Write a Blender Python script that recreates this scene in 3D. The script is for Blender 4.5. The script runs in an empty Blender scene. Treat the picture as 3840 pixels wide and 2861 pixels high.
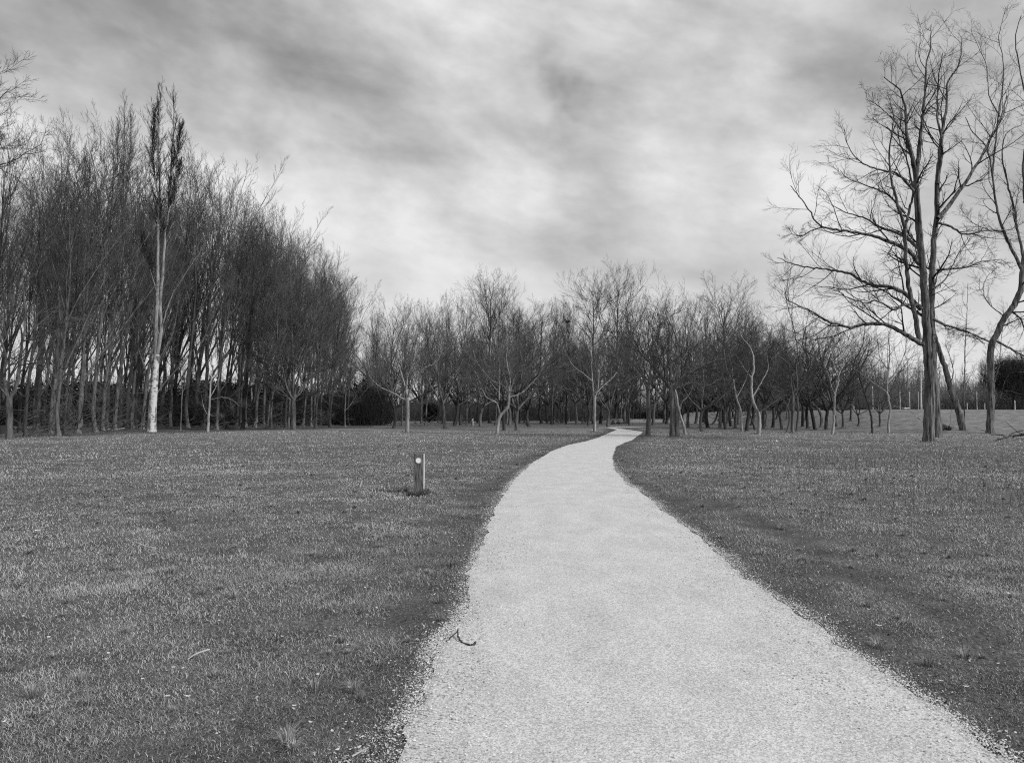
import bpy, math
import numpy as np
C = bpy.context.scene
PI = math.pi

# ------------------------------------------------------------------ camera
F, CX, CY, EYE = 2987.0, 1920.0, 1430.5, 1.6          # photograph is 3840 px wide
PITCH = math.atan((1552 - CY) / F)
cam_d = bpy.data.cameras.new('camera'); cam = bpy.data.objects.new('camera', cam_d)
C.collection.objects.link(cam); C.camera = cam
cam.location = (0, 0, EYE); cam.rotation_euler = (PI / 2 + PITCH, 0, 0)
cam_d.sensor_width = 36; cam_d.lens = 36 * F / 3840; cam_d.clip_start = .05; cam_d.clip_end = 5000

# ------------------------------------------------------------------ sky
SUN_EL, SUN_AZ = math.radians(36), math.radians(122)    # azimuth clockwise from the view direction (+Y)
w = bpy.data.worlds.new('World'); C.world = w; w.use_nodes = True
nt = w.node_tree; N = nt.nodes; Lk = nt.links; N.clear()
def nd(t, **k):
    n = N.new(t)
    for a, b in k.items(): setattr(n, a, b)
    return n
def mth(op, a, b=None, c=None, tree=None):
    n = N.new('ShaderNodeMath'); n.operation = op
    for i, v in enumerate((a, b, c)):
        if v is None: continue
        if isinstance(v, (int, float)): n.inputs[i].default_value = v
        else: Lk.new(v, n.inputs[i])
    return n.outputs[0]
def pdir(px, py):
    c, s = math.cos(PITCH), math.sin(PITCH); v = CY - py
    return np.array([px - CX, F * c - v * s, F * s + v * c])
OFFS = 1.7
tc = nd('ShaderNodeTexCoord')
def noise(vec, scale, detail, rough, dist=0., w4=None):
    n = nd('ShaderNodeTexNoise'); n.inputs['Scale'].default_value = scale
    n.inputs['Detail'].default_value = detail; n.inputs['Roughness'].default_value = rough
    n.inputs['Distortion'].default_value = dist; Lk.new(vec, n.inputs['Vector']); return n
# cloud layer seen in perspective: direction divided by its height
sep = nd('ShaderNodeSeparateXYZ'); Lk.new(tc.outputs['Generated'], sep.inputs[0])
zz = mth('ADD', mth('MAXIMUM', sep.outputs[2], 0.0), 0.22)
cmb = nd('ShaderNodeCombineXYZ')          # clouds flatten towards the horizon
Lk.new(sep.outputs[0], cmb.inputs[0]); Lk.new(sep.outputs[1], cmb.inputs[1]); Lk.new(mth('ADD', mth('MULTIPLY', sep.outputs[2], 1.9), mth('ADD', mth('MULTIPLY', sep.outputs[0], .30), OFFS)), cmb.inputs[2])
warp = noise(tc.outputs['Generated'], 3.2, 5, .6)
wv = nd('ShaderNodeVectorMath', operation='SUBTRACT'); Lk.new(warp.outputs['Color'], wv.inputs[0]); wv.inputs[1].default_value = (.5, .5, .5)
ws = nd('ShaderNodeVectorMath', operation='SCALE'); Lk.new(wv.outputs[0], ws.inputs[0]); ws.inputs['Scale'].default_value = .26
wd = nd('ShaderNodeVectorMath', operation='ADD'); Lk.new(tc.outputs['Generated'], wd.inputs[0]); Lk.new(ws.outputs[0], wd.inputs[1])
# cloud banks: (px, py, radius in radians, change of brightness)
BANKS = [(0,0,.20,-.26),(420,20,.17,-.24),(760,90,.17,-.28),(1010,240,.15,-.26),(1260,380,.14,-.22),(1500,500,.10,-.10),
 (180,230,.13,.10),(480,400,.15,.16),(800,560,.15,.16),(1090,720,.14,.14),(1400,760,.14,.06),
 (1600,150,.13,.07),(1850,130,.10,.08),(2000,40,.12,-.10),(2150,210,.06,-.26),(2190,300,.045,-.34),(2350,270,.07,-.14),(2330,500,.08,-.16),
 (1980,700,.12,.10),(2050,520,.07,-.10),(1750,560,.10,.08),(2500,130,.16,-.16),(2800,340,.13,-.08),(2650,640,.16,.08),(2900,560,.13,.06),
 (3100,120,.13,-.17),(3350,60,.12,-.10),(3700,100,.18,-.12),(2900,40,.08,.06),(1150,860,.09,-.08),(3300,300,.15,-.04),(2200,800,.10,-.05)]
acc = None
for px, py, r, dv in BANKS:
    d = pdir(px, py); d = d / np.linalg.norm(d)
    dist = nd('ShaderNodeVectorMath', operation='DISTANCE'); Lk.new(wd.outputs[0], dist.inputs[0]); dist.inputs[1].default_value = tuple(d)
    mr = nd('ShaderNodeMapRange'); mr.interpolation_type = 'SMOOTHERSTEP'
    Lk.new(dist.outputs['Value'], mr.inputs['Value'])
    mr.inputs['From Min'].default_value = r * 1.25; mr.inputs['From Max'].default_value = 0
    mr.inputs['To Min'].default_value = 0; mr.inputs['To Max'].default_value = dv * .36
    acc = mr.outputs[0] if acc is None else mth('ADD', acc, mr.outputs[0])
n1 = noise(cmb.outputs[0], 4.4, 10, .52, .12); n2 = noise(cmb.outputs[0], 9.5, 8, .55, .1)
lum = mth('ADD', mth("ADD", 0.815, acc), mth('MULTIPLY', mth('SUBTRACT', n1.outputs[0], .5), .56))
lum = mth('ADD', lum, mth('MULTIPLY', mth('SUBTRACT', n2.outputs[0], .5), .34))
# even bright band of cloud towards the horizon
hz = nd('ShaderNodeMapRange'); hz.interpolation_type = 'SMOOTHSTEP'; Lk.new(sep.outputs[2], hz.inputs['Value'])
hz.inputs['From Min'].default_value = .26; hz.inputs['From Max'].default_value = .05; hz.inputs['To Min'].default_value = 0; hz.inputs['To Max'].default_value = .65
mxh = nd('ShaderNodeMix'); mxh.data_type = 'FLOAT'; Lk.new(hz.outputs[0], mxh.inputs[0]); Lk.new(lum, mxh.inputs[2]); mxh.inputs[3].default_value = .875
lum = mth('MINIMUM', mth('MAXIMUM', mxh.outputs[0], .30), .90)
lin = mth('POWER', lum, 2.2)
sky = nd('ShaderNodeTexSky'); sky.sky_type = 'NISHITA'; sky.sun_disc = False; sky.sun_elevation = SUN_EL; sky.sun_rotation = SUN_AZ
bw = nd('ShaderNodeRGBToBW'); Lk.new(sky.outputs[0], bw.inputs[0])
SKY_S = .1
mx = nd('ShaderNodeMix'); mx.data_type = 'FLOAT'; mx.inputs[0].default_value = .95
Lk.new(bw.outputs[0], mx.inputs[2]); Lk.new(mth('DIVIDE', lin, SKY_S), mx.inputs[3])
bg = nd('ShaderNodeBackground'); bg.inputs['Strength'].default_value = SKY_S; Lk.new(mx.outputs[0], bg.inputs['Color'])
wo = nd('ShaderNodeOutputWorld'); Lk.new(bg.outputs[0], wo.inputs[0])
w.cycles.sampling_method = 'MANUAL'; w.cycles.sample_map_resolution = 256

# ------------------------------------------------------------------ sun
sd = bpy.data.lights.new('sun', 'SUN'); sd.energy = 3.6; sd.angle = math.radians(2.5); sd.color = (1, 1, 1)
so = bpy.data.objects.new('sun', sd); C.collection.objects.link(so)
so.rotation_euler = (PI / 2 - SUN_EL, 0, PI - SUN_AZ)   # light comes from the right, a touch behind the camera
so.location = (60, -8, 60)
C.view_settings.view_transform = 'Standard'; C.view_settings.look = 'None'; C.view_settings.gamma = 1; C.view_settings.exposure = .10
C.cycles.max_bounces = 4; C.cycles.diffuse_bounces = 3; C.cycles.glossy_bounces = 1; C.cycles.transparent_max_bounces = 4
C.cycles.caustics_reflective = False; C.cycles.caustics_refractive = False
C.cycles.use_denoising = False; C.cycles.pixel_filter_type = 'BLACKMAN_HARRIS'; C.cycles.filter_width = 1.15
C.render.use_persistent_data = False
C.cycles.use_light_tree = False

# ------------------------------------------------------------------ helpers
def tag(o, label=None, cat=None, group=None, kind=None):
    if label: o['label'] = label
    if cat: o['category'] = cat
    if group: o['group'] = group
    if kind: o['kind'] = kind
    return o
def mesh_np(name, V, Q, mat, tone=None, T=None, smooth=False):
    """V (n,3); Q (m,4) quads; T (k,3) triangles."""
    me = bpy.data.meshes.new(name)
    V = np.ascontiguousarray(V, np.float32)
    parts = []; 
    nq = 0 if Q is None else len(Q); ntr = 0 if T is None else len(T)
    me.vertices.add(len(V)); me.vertices.foreach_set('co', V.ravel())
    loops = np.concatenate([np.asarray(a, np.int32).ravel() for a in (Q, T) if a is not None and len(a)])
    me.loops.add(len(loops)); me.loops.foreach_set('vertex_index', loops)
    me.polygons.add(nq + ntr)
    st = np.concatenate([np.arange(nq) * 4, nq * 4 + np.arange(ntr) * 3]).astype(np.int32)
    me.polygons.foreach_set('loop_start', st)
    if smooth: me.polygons.foreach_set('use_smooth', np.ones(nq + ntr, bool))
    if tone is not None:
        at = me.attributes.new('tone', 'FLOAT', 'POINT'); at.data.foreach_set('value', np.asarray(tone, np.float32))
    me.update(calc_edges=True)
    me.materials.append(mat)
    return me
def obj(name, me, parent=None, loc=None):
    o = bpy.data.objects.new(name, me); C.collection.objects.link(o)
    if parent is not None: o.parent = parent
    if loc is not None: o.location = loc
    return o
def empty(name, loc, rz=0):
    o = bpy.data.objects.new(name, None); C.collection.objects.link(o); o.location = loc
    o.rotation_euler = (0, 0, rz); o.empty_display_size = .3; return o
def vnoise(x, y, s, seed=0):
    """smooth value noise in [-1,1]"""
    x = np.asarray(x, float) / s + 1000; y = np.asarray(y, float) / s + 1000
    xi = np.floor(x).astype(np.int64); yi = np.floor(y).astype(np.int64); fx = x - xi; fy = y - yi
    fx = fx * fx * (3 - 2 * fx); fy = fy * fy * (3 - 2 * fy)
    def h(a, b):
        n = (a * 374761393 + b * 668265263 + seed * 1442695041) & 0xffffffff
        n = ((n ^ (n >> 13)) * 1274126177) & 0xffffffff
        return ((n ^ (n >> 16)) & 0xffff) / 32767.5 - 1
    return (h(xi, yi) * (1 - fx) + h(xi + 1, yi) * fx) * (1 - fy) + (h(xi, yi + 1) * (1 - fx) + h(xi + 1, yi + 1) * fx) * fy
def sstep(a, b, x):
    t = np.clip((np.asarray(x, float) - a) / (b - a), 0, 1); return t * t * (3 - 2 * t)

# ------------------------------------------------------------------ materials (the photograph is black and white: every surface is a grey)
def mat(name, lo, hi, scale=8, rough=.9, bump=.3, stretch=(1, 1, 1), bscale=None, tone=False, detail=4, contrast=(.3, .7), spec=.2, bdist=.02, coord='Object', extra=None):
    m = bpy.data.materials.new(name); m.use_nodes = True
    n = m.node_tree.nodes; l = m.node_tree.links; b = n['Principled BSDF']
    b.inputs['Roughness'].default_value = rough; b.inputs['Specular IOR Level'].default_value = spec
    if tone:
        a = n.new('ShaderNodeAttribute'); a.attribute_name = 'tone'; fac = a.outputs['Fac']
        mr = n.new('ShaderNodeMapRange'); l.new(fac, mr.inputs['Value']); mr.inputs['To Min'].default_value = lo; mr.inputs['To Max'].default_value = hi
        l.new(mr.outputs[0], b.inputs['Base Color']); return m
    t = n.new('ShaderNodeTexCoord'); mp = n.new('ShaderNodeMapping'); mp.inputs['Scale'].default_value = stretch
    l.new(t.outputs[coord], mp.inputs[0])
    nz = n.new('ShaderNodeTexNoise'); nz.inputs['Scale'].default_value = scale; nz.inputs['Detail'].default_value = detail; nz.inputs['Roughness'].default_value = .6
    l.new(mp.outputs[0], nz.inputs['Vector'])
    mr = n.new('ShaderNodeMapRange'); l.new(nz.outputs[0], mr.inputs['Value'])
    mr.inputs['From Min'].default_value, mr.inputs['From Max'].default_value = contrast
    mr.inputs['To Min'].default_value = lo; mr.inputs['To Max'].default_value = hi
    l.new(mr.outputs[0], b.inputs['Base Color'])
    if bump:
        nb = n.new('ShaderNodeTexNoise'); nb.inputs['Scale'].default_value = bscale or scale * 2; nb.inputs['Detail'].default_value = 5
        l.new(mp.outputs[0], nb.inputs['Vector'])
        bp = n.new('ShaderNodeBump'); bp.inputs['Strength'].default_value = bump; bp.inputs['Distance'].default_value = bdist
        l.new(nb.outputs[0], bp.inputs['Height']); l.new(bp.outputs[0], b.inputs['Normal'])
    return m
M_bark = mat('bark', .03, .16, 5, bump=.9, stretch=(1, 1, .16), bscale=9, bdist=.08)
M_bark_dark = mat('dark_bark', .012, .07, 5, bump=.9, stretch=(1, 1, .16), bscale=9, bdist=.06)
M_bark_pale = mat('pale_bark', .09, .36, 5, bump=.7, stretch=(1, 1, .14), bscale=8, bdist=.06)
M_bark_chalk = mat('chalky_bark', .06, .30, 4, bump=.5, stretch=(1, 1, .3), bscale=8, bdist=.04)
M_bark_furrow = mat('furrowed_bark', .015, .17, 7, bump=1, stretch=(1, 1, .1), bscale=11, bdist=.1, contrast=(.36, .62))
M_twig = mat('twig', .03, .08, .7, bump=0)
M_twig_dark = mat('dark_twig', .012, .03, .7, bump=0)
M_twig_mid = mat('grey_twig', .045, .13, .5, bump=0)
M_white_bark = mat('white_bark', .05, .46, 2.6, bump=.3, stretch=(1, 1, 3), bscale=6, contrast=(.36, .44))
M_green = mat('evergreen_leaf', .012, .04, .8, bump=0)

# ------------------------------------------------------------------ terrain
LEFT = [(1470,2861),(1481,2769),(1535,2677),(1579,2595),(1616,2520),(1616,2444),(1671,2368),(1725,2325),(1746,2260),(1746,2200),(1752,2141),(1779,2097),(1800,2049),(1817,2000),(1845,1930),(1885,1850),(1935,1790),(2000,1732),(2066,1692),(2126,1669),(2196,1655),(2240,1642),(2284,1623),(2314,1611),(2300,1605)]
RIGHT = [(3795,2861),(3725,2803),(3598,2705),(3443,2600),(3268,2487),(3155,2424),(3036,2325),(2902,2234),(2783,2157),(2705,2080),(2600,1988),(2492,1920),(2442,1872),(2410,1844),(2357,1816),(2331,1786),(2308,1762),(2298,1727),(2305,1696),(2312,1675),(2341,1661),(2372,1651),(2391,1636),(2413,1619),(2385,1603)]
def gp(px, py):
    d = pdir(px, py); s = -EYE / d[2]; return d[0] * s, d[1] * s
Lp = np.array([gp(*p) for p in LEFT]); Rp = np.array([gp(*p) for p in RIGHT])
def resample(P, ys):
    return np.interp(ys, P[:, 1], P[:, 0])

PY = np.concatenate([np.arange(-14, 24, .06), np.arange(24, 60, .15), np.arange(60, 91, .3)])
def edge(P):
    P = P[:-1]; P = P[np.argsort(P[:, 1])]

    sl = -.02
    x = resample(P, PY); m = PY < P[0, 1]; x[m] = P[0, 0] + (PY[m] - P[0, 1]) * sl * 3
    k = np.ones(5) / 5; xs = np.convolve(np.pad(x, 2, 'edge'), k, 'valid'); return xs
PL = edge(Lp); PR = edge(Rp)
def berm(x, y):
    x0 = 30.5 + (y - 95) * .10
    s = sstep(0, 12, x - x0)
    return 2.05 * s * sstep(60, 95, y) + s * sstep(70, 100, y) * .15 * vnoise(x, y, 9, 5)
def path_dist(x, y):
    """signed distance (m) outside the gravel path, negative on it"""
    l = np.interp(y, PY, PL); r = np.interp(y, PY, PR)
    d = np.maximum(l - x, x - r)
    return np.where(y > 90.5, 9., d)
def ground_z(x, y):
    x = np.asarray(x, float); y = np.asarray(y, float)
    f = sstep(.1, 2.0, path_dist(x, y))
    und = .05 * vnoise(x, y, 5.5, 1) + .10 * vnoise(x, y, 17, 2) + .022 * vnoise(x, y, 1.1, 3)
    und = und * f * (1 - .5 * sstep(40, 90, y))
    rut = -.03 * np.exp(-((x - rut_x(y)) / .28) ** 2) * (y < 40)
    return und + rut + berm(x, y)
RUT = np.array([gp(*p) for p in [(3840,2500),(3500,2270),(3200,2130),(3000,2030),(2800,1935),(2620,1875)]])[::1]
def rut_x(y):
    return np.interp(y, RUT[:, 1], RUT[:, 0], left=99, right=99)
def P3(px, py, Y):
    d = pdir(px, py); s = Y / d[1]; return np.array([d[0] * s, Y, EYE + d[2] * s])
def base(px, py):
    """point where the ray meets the terrain"""
    d = pdir(px, py); 
    if py > 1556:
        s0 = -EYE / d[2]
    else: s0 = 130 / d[1]
    t = np.linspace(2, max(s0 * d[1] * 1.3, 100), 4000) / d[1]
    X = d[0] * t; Yy = d[1] * t; Z = EYE + d[2] * t
    hit = np.where(Z <= ground_z(X, Yy))[0]
    i = hit[0] if len(hit) else -1
    return np.array([X[i], Yy[i], float(ground_z(X[i], Yy[i]))])

def grid(xs, ys):
    X, Y = np.meshgrid(xs, ys); Z = ground_z(X, Y)
    V = np.stack([X, Y, Z], -1).reshape(-1, 3); nx, ny = len(xs), len(ys)
    i = (np.arange(ny - 1)[:, None] * nx + np.arange(nx - 1)).ravel()
    return V, np.stack([i, i + 1, i + nx + 1, i + nx], 1)
def graded(a, b, n, p=3):
    t = np.linspace(-1, 1, n); return np.sign(t) * np.abs(t) ** p
ys = np.unique(np.concatenate([[-1500, -600, -200, -80, -40], np.arange(-20, 3, .5), np.arange(3, 14, .09), np.arange(14, 40, .3), np.arange(40, 130, .8), np.arange(130, 400, 8), [450, 600, 900, 1500, 3000]]))
xs = np.unique(np.concatenate([[-2500, -1000, -500, -300, -200], np.arange(-150, -20, 2), np.arange(-20, -6, .3), np.arange(-6, 8, .09), np.arange(8, 24, .3), np.arange(24, 110, .8), [115, 140, 200, 300, 500, 1000, 2500]]))
DRY = gp(1100, 1656)
M_ground = mat('turf', .07, .24, 1.4, bump=1, bscale=26, detail=9, bdist=.05, contrast=(.3, .72))
nn = M_ground.node_tree.nodes; ll = M_ground.node_tree.links
# fine mottling of the far turf added on top of the broad patches
t2 = nn.new('ShaderNodeTexNoise'); t2.inputs['Scale'].default_value = 22; t2.inputs['Detail'].default_value = 6; t2.inputs['Roughness'].default_value = .75
tco = nn.new('ShaderNodeTexCoord'); ll.new(tco.outputs['Object'], t2.inputs['Vector'])
mr2 = nn.new('ShaderNodeMapRange'); ll.new(t2.outputs[0], mr2.inputs['Value']); mr2.inputs['From Min'].default_value = .35; mr2.inputs['From Max'].default_value = .65; mr2.inputs['To Min'].default_value = .55; mr2.inputs['To Max'].default_value = 1.45
mm = nn.new('ShaderNodeMath'); mm.operation = 'MULTIPLY'
src = nn['Principled BSDF'].inputs['Base Color'].links[0].from_socket
ll.new(src, mm.inputs[0]); ll.new(mr2.outputs[0], mm.inputs[1]); ll.new(mm.outputs[0], nn['Principled BSDF'].inputs['Base Color'])
V, Q = grid(xs, ys)
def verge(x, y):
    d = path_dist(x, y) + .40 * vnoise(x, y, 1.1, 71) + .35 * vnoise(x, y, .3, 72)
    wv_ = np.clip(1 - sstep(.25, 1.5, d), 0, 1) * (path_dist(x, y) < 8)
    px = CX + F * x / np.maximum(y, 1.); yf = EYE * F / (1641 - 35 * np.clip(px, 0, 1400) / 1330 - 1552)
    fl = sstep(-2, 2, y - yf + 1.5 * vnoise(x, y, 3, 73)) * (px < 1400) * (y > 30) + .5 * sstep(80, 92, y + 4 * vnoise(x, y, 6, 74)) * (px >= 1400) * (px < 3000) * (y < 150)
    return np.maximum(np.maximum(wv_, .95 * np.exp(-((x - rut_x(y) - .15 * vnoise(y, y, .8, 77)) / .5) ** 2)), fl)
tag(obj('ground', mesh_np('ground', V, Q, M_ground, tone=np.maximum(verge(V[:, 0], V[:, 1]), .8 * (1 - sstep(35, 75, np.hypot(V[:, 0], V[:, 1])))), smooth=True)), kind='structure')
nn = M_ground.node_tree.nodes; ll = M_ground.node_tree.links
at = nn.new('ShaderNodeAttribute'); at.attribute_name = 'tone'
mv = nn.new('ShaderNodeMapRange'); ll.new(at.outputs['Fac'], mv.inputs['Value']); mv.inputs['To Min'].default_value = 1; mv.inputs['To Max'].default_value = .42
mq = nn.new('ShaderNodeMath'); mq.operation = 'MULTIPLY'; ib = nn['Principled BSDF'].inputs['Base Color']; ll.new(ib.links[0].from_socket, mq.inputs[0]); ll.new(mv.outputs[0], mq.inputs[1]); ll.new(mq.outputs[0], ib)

# gravel path: ribbon with ragged edges
M_path = mat('crushed_gravel', .39, .52, 1.7, stretch=(1.5, .7, 1), bump=.5, bscale=150, detail=8, bdist=.008, contrast=(.25, .75))
nn = M_path.node_tree.nodes; ll = M_path.node_tree.links
t2 = nn.new('ShaderNodeTexVoronoi'); t2.inputs['Scale'].default_value = 105
tco = nn.new('ShaderNodeTexCoord'); ll.new(tco.outputs['Object'], t2.inputs['Vector'])
bwn = nn.new('ShaderNodeRGBToBW'); ll.new(t2.outputs['Color'], bwn.inputs[0])
mr2 = nn.new('ShaderNodeMapRange'); ll.new(bwn.outputs[0], mr2.inputs['Value']); mr2.inputs['From Min'].default_value = .15; mr2.inputs['From Max'].default_value = .8; mr2.inputs['To Min'].default_value = .62; mr2.inputs['To Max'].default_value = 1.20
mm = nn.new('ShaderNodeMath'); mm.operation = 'MULTIPLY'
src = nn['Principled BSDF'].inputs['Base Color'].links[0].from_socket
ll.new(src, mm.inputs[0]); ll.new(mr2.outputs[0], mm.inputs[1]); ll.new(mm.outputs[0], nn['Principled BSDF'].inputs['Base Color'])
def edge_noise(y, s):
    return .025 * vnoise(y, y * 0 + s, .9, s) + .03 * vnoise(y, y * 0, .28, s + 1) + .025 * vnoise(y, y * 0, .12, s + 2)
eL = PL + .02 + edge_noise(PY, 11); eR = PR - .02 - edge_noise(PY, 21)
NC = 24; u = np.linspace(0, 1, NC)
X = eL[:, None] * (1 - u) + eR[:, None] * u; Y = np.repeat(PY[:, None], NC, 1)
Z = ground_z(X, Y) + .006 + .012 * (1 - (2 * u - 1) ** 2)[None, :] + .004 * vnoise(X, Y, .5, 9)
V = np.stack([X, Y, Z], -1).reshape(-1, 3)
i = (np.arange(len(PY) - 1)[:, None] * NC + np.arange(NC - 1)).ravel()
Q = np.stack([i, i + 1, i + NC + 1, i + NC], 1)
# the path turns away to the left beyond the trees
tag(obj('path', mesh_np('path', V, Q, M_path, smooth=True)), kind='structure')
def ribbon(name, pts, width, dz, m):
    P = np.array(pts, float); t = np.linspace(0, 1, len(P)); tt = np.linspace(0, 1, 60)
    x = np.interp(tt, t, P[:, 0]); y = np.interp(tt, t, P[:, 1])
    dx = np.gradient(x); dy = np.gradient(y); n_ = np.hypot(dx, dy); wd_ = width / 2 * (1 + .1 * vnoise(x, y, 2, 7))
    A = np.stack([x - dy / n_ * wd_, y + dx / n_ * wd_], 1); B = np.stack([x + dy / n_ * wd_, y - dx / n_ * wd_], 1)
    Vv = np.concatenate([A, B]); z = ground_z(Vv[:, 0], Vv[:, 1]) + dz; k = np.arange(59)
    me = mesh_np(name, np.column_stack([Vv, z]), np.stack([k + 60, k + 61, k + 1, k], 1), m)
    return tag(obj(name, me), kind='structure')
xe, xr = PL[-1], PR[-1]
ribbon('path', [(xe / 2 + xr / 2 + .1, 90.2), (xe / 2 + xr / 2 + .1, 93), (15.2, 97), (13.2, 100), (11.6, 101.5)], 2.9, .012, M_path)
fy = base(2748, 1576)[1]
ribbon('path', [(10, fy + 6), (40, fy + 2), (65, fy), (110, fy + 4), (160, fy + 12)], 2.6, .02, M_path)

# ------------------------------------------------------------------ grass (nobody could count it)
rng = np.random.default_rng(5)
M_grass = mat('grass_blade', .03, .54, tone=True, rough=.6, spec=.3)
def grass(n, r0, r1, seed, power, hmul=1, a0=-45, a1=45):
    rg = np.random.default_rng(seed)
    uu = rg.random(n); e = 1 - power
    r = (r0 ** e + uu * (r1 ** e - r0 ** e)) ** (1 / e)
    a = np.radians(rg.uniform(a0, a1, n)); x = r * np.sin(a); y = r * np.cos(a)
    pd = path_dist(x, y) + .13 * vnoise(x, y, .35, 31) + .07 * vnoise(x, y, .12, 32) + .05 * vnoise(x, y, 1.2, 33)
    keep = pd > rg.uniform(-.07, .17, n) ** 1 + np.where(rg.random(n) < .05, -.15, 0)
    # thin turf: bare scuffed patches beside the path and along the worn track
    thin = .5 + .5 * vnoise(x, y, .8, 34) + .35 * vnoise(x, y, .25, 35)
    worn = np.exp(-((x - rut_x(y)) / .35) ** 2) * .75 + np.exp(-pd / .5) * .35
    keep &= rg.random(n) > np.clip(worn + .55 * sstep(.42, .10, thin), 0, .95)
    x, y, r = x[keep], y[keep], r[keep]; n = len(x)
    clump = sstep(-.05, .75, vnoise(x, y, .55, 36) * .5 + vnoise(x, y, 2.6, 37) * .45 + vnoise(x, y, .22, 41) * .35)
    L = (.018 + .028 * rg.random(n) + .062 * clump * rg.random(n)) * hmul * (1 + r * .012) * (1 - .35 * verge(x, y))
    tall = rg.random(n) < .008; L[tall] *= 1.7
    W = np.maximum(.0018 + .0022 * rg.random(n), r * .00055 * (.6 + .6 * rg.random(n)))
    az = rg.uniform(0, 2 * PI, n); lean = rg.uniform(.6, 1.53, n)
    dx, dy = np.cos(az), np.sin(az); sx, sy = -dy, dx
    tw = rg.uniform(-.9, .9, n); sx, sy = sx * np.cos(tw) + dx * np.sin(tw), sy * np.cos(tw) + dy * np.sin(tw)
    z = ground_z(x, y) - .004
    def ring(f, wd_, bend):
        h = L * f * np.cos(lean * bend); o = L * f * np.sin(lean * bend)
        c = np.stack([x + dx * o, y + dy * o, z + h], 1); s = np.stack([sx, sy, np.zeros(n)], 1) * (W * wd_ / 2)[:, None]
        return c - s, c + s
    a_, b_ = ring(0, 1, 0); c_, d_ = ring(.55, .8, .7); e_, _ = ring(1, 0, 1.15)
    V = np.stack([a_, b_, c_, d_, e_], 1).reshape(-1, 3); k = np.arange(n) * 5
    Q = np.stack([k, k + 1, k + 3, k + 2], 1); T = np.stack([k + 2, k + 3, k + 4], 1)
    tone = np.clip(.42 + .15 * rg.standard_normal(n) + .3 * np.exp(-((x - DRY[0]) / 1.4) ** 2 - ((y - DRY[1]) / .8) ** 2) + .14 * vnoise(x, y, 1.7, 38) + .07 * clump + .07 * vnoise(x, y, 7, 39) + .13 * vnoise(x, y, .3, 40), .04, 1)
    tone *= 1 - .38 * verge(x, y)
    straw = rg.random(n) < .015 + .06 * np.exp(-r / 16); tone[straw] = rg.uniform(.45, 1, straw.sum())
    return V, Q, T, np.repeat(tone, 5)
Vs, Qs, Ts, Ns, off = [], [], [], [], 0
for args in [(420000, 2.6, 9, 1, 1.1), (380000, 8, 24, 2, 1.2), (230000, 22, 75, 3, 1.5, 1.15, -42, 42)]:
    V, Q, T, tn = grass(*args); Vs.append(V); Qs.append(Q + off); Ts.append(T + off); Ns.append(tn); off += len(V)
def tufts():
    rg = np.random.default_rng(55); cs = [base(*p)[:2].tolist() + [.13] for p in ((1520,1850),(1540,1854),(1555,1858),(1575,1857),(1592,1853),(1606,1850),(1535,1861),(1565,1864))] + [base(*p)[:2].tolist() + [L] for p, L in (((1645,2262),.12),((1655,2330),.13),((1690,2125),.10),((880,2245),.10),((1080,2790),.16),((1180,2590),.14),((1330,2600),.14),((300,2560),.14),((120,2620),.14),((3300,2430),.13),((3480,2500),.14),((3620,2470),.14),((1180,2085),.10),((760,2230),.10),((1540,1855),.14),((1595,1856),.13),((1625,1852),.16),((2860,2080),.1),((2700,2020),.09))]
    for _ in range(380):
        r = 3 + 26 * rg.random() ** 1.3; a = math.radians(rg.uniform(-42, 42)); x, y = r * math.sin(a), r * math.cos(a)
        if path_dist(x, y) > .12: cs.append([x, y, rg.uniform(.04, .085)])
    c = np.array(cs); k = 70; n = len(c) * k; c[8:, 2] = np.minimum(c[8:, 2], .10); cx_, cy_, cL = np.repeat(c, k, 0).T
    az = rg.uniform(0, 2 * PI, n); q = rg.random(n) ** .7; x = cx_ + np.cos(az) * q * cL * .35; y = cy_ + np.sin(az) * q * cL * .35
    L = cL * rg.uniform(.6, 1.25, n); r = np.hypot(x, y); W = np.maximum(.0032, r * .0005); lean = q * 1.05 + rg.normal(0, .12, n)
    dx, dy = np.cos(az), np.sin(az); z = ground_z(x, y) - .004
    def ring(f, wd_, bend):
        h = L * f * np.cos(lean * bend); o = L * f * np.sin(lean * bend); cc = np.stack([x + dx * o, y + dy * o, z + h], 1); s_ = np.stack([-dy, dx, 0 * dx], 1) * (W * wd_ / 2)[:, None]; return cc - s_, cc + s_
    a_, b_ = ring(0, 1, 0); c_, d_ = ring(.55, .8, .6); e_, _ = ring(1, 0, 1.2)
    V = np.stack([a_, b_, c_, d_, e_], 1).reshape(-1, 3); j = np.arange(n) * 5
    tone = np.clip(  .40 + .12 * rg.standard_normal(n) + np.repeat(.08 * rg.standard_normal(len(c)) - .36 * (np.arange(len(c)) < 8), k), .03, 1)
    return V, np.stack([j, j + 1, j + 3, j + 2], 1), np.stack([j + 2, j + 3, j + 4], 1), np.repeat(tone, 5)
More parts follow.
